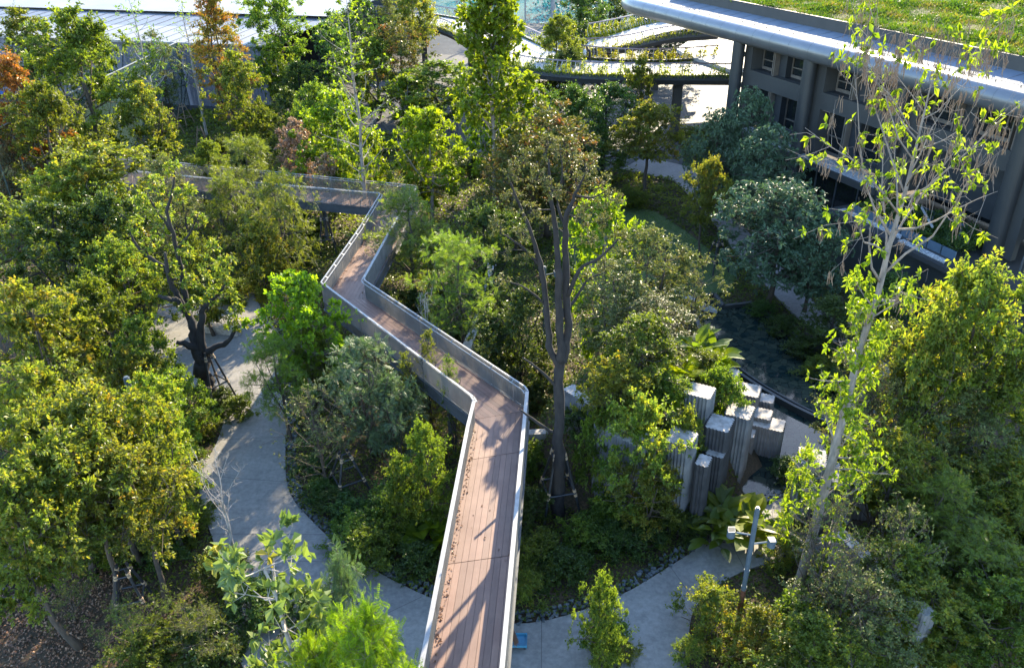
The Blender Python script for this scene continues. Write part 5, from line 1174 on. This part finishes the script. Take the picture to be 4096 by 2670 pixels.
ROWS = """
mid|250|30|15.6|5.2|big leaning dark-limbed tree left of the white sapling
orgy|830|-60|16|2.9|tallest orange and olive tree at the upper left
sap|515|-40|16.4|2.3|leaning white-barked sapling beside the orange tree
sap|715|0|14.5|2.0|second white-barked sapling just left of the orange tree
org|15|225|13|3.2|rust-orange tree cut by the left edge
org|-60|420|9|2.6|lower orange tree at the left edge
mid|60|30|12|4.2|green tree in front of the shed at the far left corner
mid|350|90|11|2.6|small tree against the white roofs left of the sapling
olv|600|120|10.5|2.8|dusty tree in front of the white shed roof
mid|1075|-60|14.6|4.4|open-crowned tree with forked stems right of the orange tree
flb|1095|165|8.8|2.4|small tree with drooping bright green leaves near the road
drk|1310|90|11|3.8|dark dense tree behind the thin tall sapling
drk|1180|240|7.5|2.6|dark round tree beside the drooping bright one
sap2|1362|-40|18.5|2.7|thin tall tree whose stem crosses the far footbridge railing
red|1590|80|11|4|brown-tinged tree with two slanting stems below the walkway bend
mid|1480|150|9.5|3.2|olive green tree left of the brown-tinged tree
fir|1540|-30|10.5|3.6|feathery dark green tree hiding the walkway's left end
mid|1740|240|7.6|5|low spreading light green tree beside the shaded road
lim|1620|300|6.4|2.6|small bright tree in front of the low spreading one
mid|2235|60|11.5|3.3|leafy green tree right behind the tall lime-leaved tree
drk|2280|190|8.6|2.4|dark tree touching the left end of the straight walkway
drk|2450|-80|11.5|6|big dark tree behind the walkway rail beside the teal net
blu|2640|20|9.5|5.2|grey-green tree behind the walkway under the eave tip
drk|2330|-60|12.5|4|dark tree between the teal net and the big dark tree
blu|2760|100|7.5|3.2|grey-green tree filling the gap below the roof edge
mid|2570|232|8.8|1.9|slender green tree in front of the straight walkway
drk|2425|325|8.8|3.8|dark glossy tree below the slender one
drk|2290|345|9.4|3.2|dense dark tree behind the reddish-topped tree
midh|2600|415|8.3|3.2|dark-limbed open tree at the road end of the paved walk
blu|3000|375|10.2|2.6|pointed grey-green tree nearest the first building column
blu|2890|440|9.4|2.5|broad grey-green tree left of the pointed one
blu|3090|520|9.2|3.2|grey-green tree under the second building column
blu|3140|720|8.6|3.6|largest grey-green tree leaning over the shaded pond
blu|3280|900|6.0|2.2|small grey-green tree by the dark base wall
midh|2850|640|7.8|1.7|braced dark tree standing on the shaded lawn
red|2190|420|10.4|4.3|large tree with scattered coppery leaves left of the dark dense tree
red|2050|560|8.6|2.8|lower coppery-green tree left of the central olive tree
lim|1690|410|10|2.8|round large-leaved green tree above the footbridge corner
red|1690|500|7.6|2.4|brownish small tree under the round large-leaved tree
lim|1330|370|9.6|3.3|broad lime tree behind the far footbridge railing
mid|1250|330|8.8|2.8|pale green tree left of the broad lime tree
pnk|1170|470|7.4|2.0|dusty pink-leaved small tree behind the footbridge
pnk|1300|610|5.4|1.4|pink-brown bush at the footbridge railing
lim|1450|500|8|2.0|lime sapling cluster beside the railing corner
drk|1150|350|7.8|2.4|shaded tree behind the dusty pink one
pin|1620|765|7.6|2.9|feathery-leaved tree spreading over the footbridge corner
pin|1830|930|8|2.5|open feathery tree right of the footbridge ramp
drk|1960|820|7.5|2.4|dark tree behind the open feathery tree
drk|2080|1140|6.6|2.3|dark teal-green tree left of the central black stems
drk|1980|1260|4.6|1.5|low dark tree close to the footbridge's long railing
flb|1700|960|4.2|1.0|slim sapling with hanging heart leaves near the footbridge
bare|1690|1180|5.6|1.2|leafless white-twigged sapling in front of the footbridge's long railing
lim|2420|780|10.5|2.3|bright vine-covered tree right of the black stems
olv|2600|900|9.8|2.8|broad olive tree between the vine-covered tree and the lawn
olv|2740|1000|8|2.2|olive tree with reddish twigs beside the lawn edge
olv|2470|1040|9|2.2|olive crown just right of the central tree
olv|2620|1180|8.2|2.2|yellowing olive tree above the fan palms
mid|2560|1260|8.4|1.9|dense fine-leaved tree above the concrete rock wall
yel|2470|1420|7.6|1.5|small yellow-green tree left of the fan palms
yel|2560|1590|7|1.7|yellow-green tree hanging over the pale fluted wall
yel|2610|1830|4.4|1.3|lower crown of yellow leaves in front of the fluted wall
glc|2020|420|7.6|2.2|grey-leaved tree behind the lime tall tree
yel|400|565|9.4|4.2|wide yellow-leaved tree at the left centre
yel|220|650|8.6|3.0|golden-green tree between the orange tree and the wide yellow tree
olv|640|620|9.2|2.6|thin-leaved tree right of the wide yellow tree
pin|970|540|8.2|2.8|pale feathery tree left of the footbridge's far end
pin|1080|700|8.6|2.5|feathery tree hanging before the steel girder
pin|900|700|6.8|2.2|light feathery tree in front of the clearing
mid|820|560|6.8|1.8|slim green tree behind the clearing
mid|-20|800|8.5|3|deep green tree below the orange tree at the left edge
drk|180|800|9.6|3.6|big dark rounded tree at the left
drk|420|770|9.2|3.0|dark green tree left of the gnarled tree
yel|330|900|7.8|2.4|olive-gold crown on the dark tree group
yel|60|1130|9|2.6|bright tree in the left foreground row, farthest back
mid|330|1110|7.2|2.3|fine-leaved tree left of the seat wall
yel|200|1200|6.8|2.0|yellow-tipped tree in the left foreground
mid|520|1270|6.6|1.8|twiggy green tree beside the lamp post
yel|480|1400|5.6|1.7|yellow-green crown around the left lamp post
mid|680|1480|4.6|1.5|leafy green tree left of the gnarled trunk
yel|90|1470|8.4|2.3|large olive-leaved tree under the blue patch
midh|340|1560|8.6|2.6|big mid-green tree at the lower left centre
yel|560|1640|7.2|1.8|pale green tree nearest the path's left edge
midh|200|1740|8.4|2.4|dark-leaved tree with twigs at the lower left
midh|470|1800|7.4|2.1|tree over the leaf litter left of the bare tree
midh|30|1900|8.2|2.2|shaded tree at the lower left edge
lim|1160|1075|8.2|2.1|bright lime tree beside the footbridge bend
pin|1080|1330|6.2|1.7|lower lime crown drooping over the path
mid|1230|1300|5.2|1.3|small green tree under the footbridge bend
glc|1430|1360|6.6|2.5|blue-green feathery tree with bare twigs beside the curved path
glc|1560|1500|5.0|1.5|blue-green feathery tree behind the first
twg|1250|1600|5.2|1.9|twiggy half-bare tree overhanging the path's inner curve
vin|1700|1310|6.4|.9|vine-wrapped stem rising before the footbridge's long railing
vin|1790|1420|5.8|.9|second vine-wrapped stem beside the footbridge rail corner
vin|1620|1400|5.4|.8|leftmost vine-wrapped stem in front of the footbridge
mid|1690|1690|6.0|1.15|slim green tree close to the near footbridge railing
mid|1590|1830|4.4|1.0|smaller green tree between the slim one and the path
bare|840|1830|5.6|1.5|leafless pale branching tree against the grey path
big|1040|2110|10.6|1.9|large-leaved magnolia-like tree at the bottom left
glc|1340|2215|8.0|1.3|blue-green feathery tree just behind the lime one at the bottom
fea|1440|2450|9.6|1.7|vivid lime feathery tree at the bottom beside the footbridge
fea|1240|2560|8.6|1.2|lime feathery crown cut by the bottom edge
aca|500|2400|3.0|1.3|mimosa-like feathery shrub at the lower left
aca|780|2400|3.2|1.4|feathery green shrub left of the magnolia
aca|240|2330|2.0|1.0|small feathery shrub in the leaf litter
midh|3940|1060|11.2|2.6|yellow-green tree in shade beyond the leaning tree at the right edge
midh|3760|1250|9.6|1.9|yellow-green tree left of the right edge one
mid|4080|1350|8.8|2.2|green tree at the right edge below the building base
olv|3560|1290|8.2|2.2|dusty twiggy tree right behind the leaning trunk
twg|3480|1500|6.6|1.8|twiggy half-bare tree between the fluted blocks
twg|3330|2050|6.0|1.5|dry twiggy tree at the foot of the leaning trunk
twg|3640|2100|5.6|1.6|branching shrub-like tree on the right slope
olv|3500|2320|4.6|2.0|olive small tree at the lower right
pin|3800|1900|5.8|1.7|feathery tree on the right slope
pin|3950|2130|5.0|1.7|feathery dark tree at the lower right edge
mid|2420|2290|5.4|.8|slender tree growing on the path island
drk|1420|-70|14|4.2|dark tall tree at the top between the thin sapling and the walkway bend
midh|1650|-60|13|3.6|open tree at the top left of the walkway bend
lim|2080|300|9.5|3.0|leafy lime tree just below the tall lime-leaved one
lim|1960|420|8.0|2.4|small lime tree at the foot of the tall grey stem
olv|3900|1560|6.8|2.2|olive tree with twin pale trunks on the right slope
midh|3620|1750|6.2|1.9|leafy tree between the sunlit slab and the right slope
yel|4060|1820|5.4|1.8|golden-green tree by the ochre-sided block
yel|3620|2180|4.8|1.7|yellow-green tree above the long low wall
mid|3300|2480|4.2|1.6|round green tree in front of the leaning trunk's foot
yel|3780|2320|4.4|1.8|bright tree at the lower right
mid|4090|2350|4.6|1.7|green tree at the lower right frame edge
twg|3420|2250|5.2|1.6|tangled grey-twigged tree behind the rusty lamp post
mid|130|330|11.5|3.6|round green tree standing before the glass fence
yel|560|330|9|2.6|light tree hiding part of the glass fence foot
mid|930|200|11|3.0|green tree just right of the orange tree before the shed wall
midh|430|960|7.6|2.2|sunlit crown between the dark trees and the gnarled tree
mid|760|930|7.0|1.8|leafy tree behind the gnarled tree's upper limbs
yel|1010|880|6.6|2.0|light green tree in the clearing before the feathery trees
midh|120|1640|8.2|2.2|spreading tree at the left edge above the leaf litter
yel|560|1500|6.8|1.7|leafy crown just right of the left lamp post
drk|3560|1100|4.6|2.2|shaded tree below the terrace corner
drk|3350|1180|4.2|2.0|dark tree at the far bank of the pond
"""
for ln in ROWS.strip().split("\n"):
    sp, u, v, zt, r, lb = ln.split("|"); tree(sp, float(u), float(v), float(zt), float(r), lb)
for k in range(16):
    pass
# shrubs: sp|u|v (foot of the shrub on the ground)|height|radius|label
SH_ROWS = """
shr|1440|2190|1.6|1.3|round shrub at the path's inner curve below the braced tree
shd|1340|2030|.9|.9|dark low shrub at the slate edge of the curve
shd|1260|1880|.8|.8|low dark shrub at the upper part of the slate edge
shr|1500|2250|1.8|1.2|taller shrub between the curve and the footbridge
shd|1660|2270|1.1|1.1|dark shrub touching the near footbridge's left side
shr|1560|2100|2.0|1.3|leafy shrub in the middle of the planted wedge
shd|1420|2080|1.2|1.1|shaded shrub under the blue-green tree
shd|1300|1990|1.0|.9|dark shrub right beside the pole brace
shr|2150|2270|1.7|1.1|leafy shrub directly right of the footbridge
shy|2120|2380|1.3|.9|light green shrub at the footbridge's right foot
shd|2250|2290|1.2|1.1|dark shrub behind the slate edging on the right bed
shr|2330|2200|1.7|1.1|shrub in front of the tall black pole brace
shd|2450|2190|1.2|1.1|low dark shrub at the middle of the right bed
shr|2420|2100|1.5|1.0|shrub with red blossom dots behind the slate edge
shd|2560|2190|1.2|1.0|dark shrub near the path light on the right bed
shr|2670|2120|1.4|1.1|shrub at the right end of the slate-edged bed
shd|2760|2130|1.0|.9|last dark shrub before the path forks up
shd|2120|2080|1.8|1.0|tall shaded shrub beside the footbridge near the brace
shr|2120|1900|1.8|1.0|green shrub by the footbridge bend
shd|2330|1930|1.5|1.2|dark shrub between the black trunk and the wall
shd|2480|2020|1.3|1.1|dark shrub at the foot of the fluted wall
shr|2420|2600|1.9|.85|glossy round shrub planted in the path island
shy|2480|2640|1.1|.7|yellowish low shrub at the front of the island
shy|2830|2560|2.6|1.3|pale fine-leaved shrub at the right path edge
shy|2750|2640|1.2|.6|small pale shrub on the pebbles of the right path edge
shy|3000|2620|2.4|1.6|olive shrub at the foot of the rusty lamp post
shr|3200|2640|2.6|1.7|broad shrub below the dark fluted wall
shy|3420|2660|2.6|1.7|olive shrub at the bottom right centre
shr|3650|2620|2.6|1.7|mid green shrub on the lower right slope
shr|3850|2560|2.6|1.7|shrub at the lower right near the feathery tree
shy|4040|2600|2.4|1.6|shrub in the lower right corner
shr|3300|2380|2.0|1.2|green shrub right of the lamp post's head
shy|3120|2260|1.8|1.0|light shrub behind the lamp post
shr|3650|2350|2.4|1.5|rounded shrub right of the long low wall
shy|3850|2300|2.4|1.5|sunlit shrub on the middle of the right slope
shr|4030|2260|2.4|1.5|sunlit shrub at the right edge
shr|3780|2120|2.0|1.4|leafy shrub behind the right slope's crest
shy|3980|2060|1.8|1.2|yellowish shrub in front of the ochre-sided block
shy|3700|1930|2.2|1.3|flowering shrub mound left of the twin grey trunks
shy|3850|1900|2.0|1.3|pale shrub mound at the twin grey trunks
shr|3450|2000|2.2|1.2|shrub under the sunlit concrete slab
shr|3380|1880|1.6|1.1|shrub between the two right fluted blocks
shd|3150|1900|1.0|.9|dark shrub at the water's right bank
shd|3120|1330|1.1|1.1|clipped dark shrub at the pond's upper bank
shd|3210|1420|1.1|1.1|second dark shrub along the pond's upper bank
shy|3260|1500|1.2|1.1|yellow-green low hedge plant at the pond bank
shd|3330|1560|1.1|1.0|dark shrub at the lower end of the pond bank
shd|3040|1260|1.0|1.0|dark shrub under the largest grey-green tree
shd|2700|1330|1.1|1.0|dark shrub at the pond's left bank
shd|2790|1480|1.2|.9|dark shrub where the weir starts
shd|900|1620|1.0|.9|dark shrub right of the gnarled trunk's foot
shr|960|1660|1.2|.9|leafy shrub at the path's left edge below the plaza
shr|800|1750|1.6|1.1|shrub left of the path under the gnarled tree
shr|740|1850|1.5|1.0|bright shrub at the bulge of the path's left edge
shd|700|2010|1.3|1.1|dark shrub behind the bare pale tree
shr|780|2120|1.4|1.1|shrub at the foot of the bare pale tree
shd|640|2230|1.5|1.1|dark shrub right of the braces in the leaf litter
shr|420|2250|1.6|1.1|bright shrub in the leaf litter clearing
shr|900|2330|1.6|1.1|shrub behind the magnolia-like tree
shd|1050|2480|1.8|1.3|dark shrub under the magnolia-like tree
shd|860|2620|1.8|1.4|dark shrub at the bottom edge left of centre
shr|620|2640|1.6|1.3|shrub at the bottom left edge
shd|1260|2500|1.6|1.1|dark shrub behind the vivid lime crown
shd|560|1120|1.4|1.4|dark bush at the clearing's left end
shr|940|1200|1.5|1.3|bush in the clearing right of the gnarled crown
shd|1060|1150|1.5|1.4|dark bush below the steel girder
shr|1180|1060|1.8|1.4|leafy bush under the footbridge's far section
shd|1230|940|1.8|1.4|dark bush behind the girder
shr|1060|950|2.0|1.6|green bush left of the tan-banded brace
shd|1650|1250|1.6|1.2|dark bush right of the footbridge ramp
shr|1780|1200|1.6|1.2|leafy bush between the feathery trees
shd|1850|1380|1.5|1.1|dark bush beside the curved wall
shr|2050|1500|1.8|1.2|bush behind the footbridge's long railing
shd|2150|1620|1.6|1.1|dark bush just right of the bend
shr|760|660|1.0|1.3|low shrub on the sunny lawn of bamboo braces
shr|900|600|1.4|1.5|shrub at the foot of the orange tree
shd|1000|640|1.6|1.6|dark shrub right of the orange tree
shr|1080|480|1.8|1.8|shrub by the road behind the orange tree
shy|580|700|1.4|1.5|yellowish shrub in front of the glass fence
shr|420|680|1.6|1.8|shrub at the foot of the big leaning tree
shd|2250|1130|1.8|1.3|dark shrub between the black stems
shr|2600|1000|1.6|1.3|shrub at the lawn's left corner
shr|2530|830|1.8|1.6|shrub at the lawn's far end
shd|1900|700|2.0|1.8|dark undergrowth shrub behind the round large-leaved tree
shd|1500|620|2.0|1.8|dark shrub behind the railing corner
shr|2000|520|2.2|2.0|green shrub at the tall lime tree's foot
"""
for ln in SH_ROWS.strip().split("\n"):
    sp, u, v, h, r, lb = ln.split("|"); x, y = G(float(u), float(v)); plant(sp, x, y, float(h), float(r), lb, "garden shrubs")
# plants standing on the rock wall and by the path, given by where their tops show
for sp, u, v, zt, r, lb in [
  ('plm', 2720, 1400, 6.4, 1.3, "upright fan palm on top of the rock wall"), ('plm', 2650, 1560, 5.6, 1.1, "second fan palm hanging beside the bright concrete top"),
  ('bgl', 2790, 1330, 5.4, 1.0, "broad upright leaves behind the fan palm"), ('bgl', 2850, 1370, 4.8, .9, "shaded broad leaves above the pond"),
  ('shr', 2900, 1480, 5.6, 1.1, "flowering shrub spilling over the tall fluted column"), ('shr', 2820, 1400, 5.4, 1.0, "bright shrub behind the highest fluted block"),
  ('shy', 2760, 1640, 5.2, 1.1, "dense bushy mound draped over the pale fluted column"), ('shr', 2660, 1480, 6.2, 1.2, "yellow shrub on the rock wall's crest"),
  ('shy', 2480, 1500, 5.8, 1.2, "light shrub at the rock wall's left crest"), ('shr', 2400, 1640, 5.2, 1.0, "vine mound on the weathered concrete wall"),
  ('shd', 2620, 1420, 5.6, 1.1, "dark shrub between the palms"), ('bgl', 2900, 2000, 1.5, .9, "shaded broad leaves at the foot of the dark slot"), ('bgl', 2990, 2050, 1.3, .9, "broad leaves beside the upper path"),
  ('bgl', 2860, 2080, 1.2, .8, "white-flowering broad leaves at the path fork"), ('bgl', 3620, 1890, 3.6, 1.0, "large bright leaves between the right shrubs"), ('bgl', 3560, 1960, 3.0, .8, "glowing broad leaf clump on the right slope"),
  ('shy', 3230, 1790, 4.2, .8, "dry plants on top of the right fluted block"), ('bgl', 1700, 2080, 1.2, .8, "broad-leaved clump under the slim green tree"), ('bgl', 1960, 1290, 1.8, .9, "shaded broad leaves by the curved wall")]:
    tree(sp, u, v, zt, r, lb)
print("scene ok", len(bpy.data.objects))
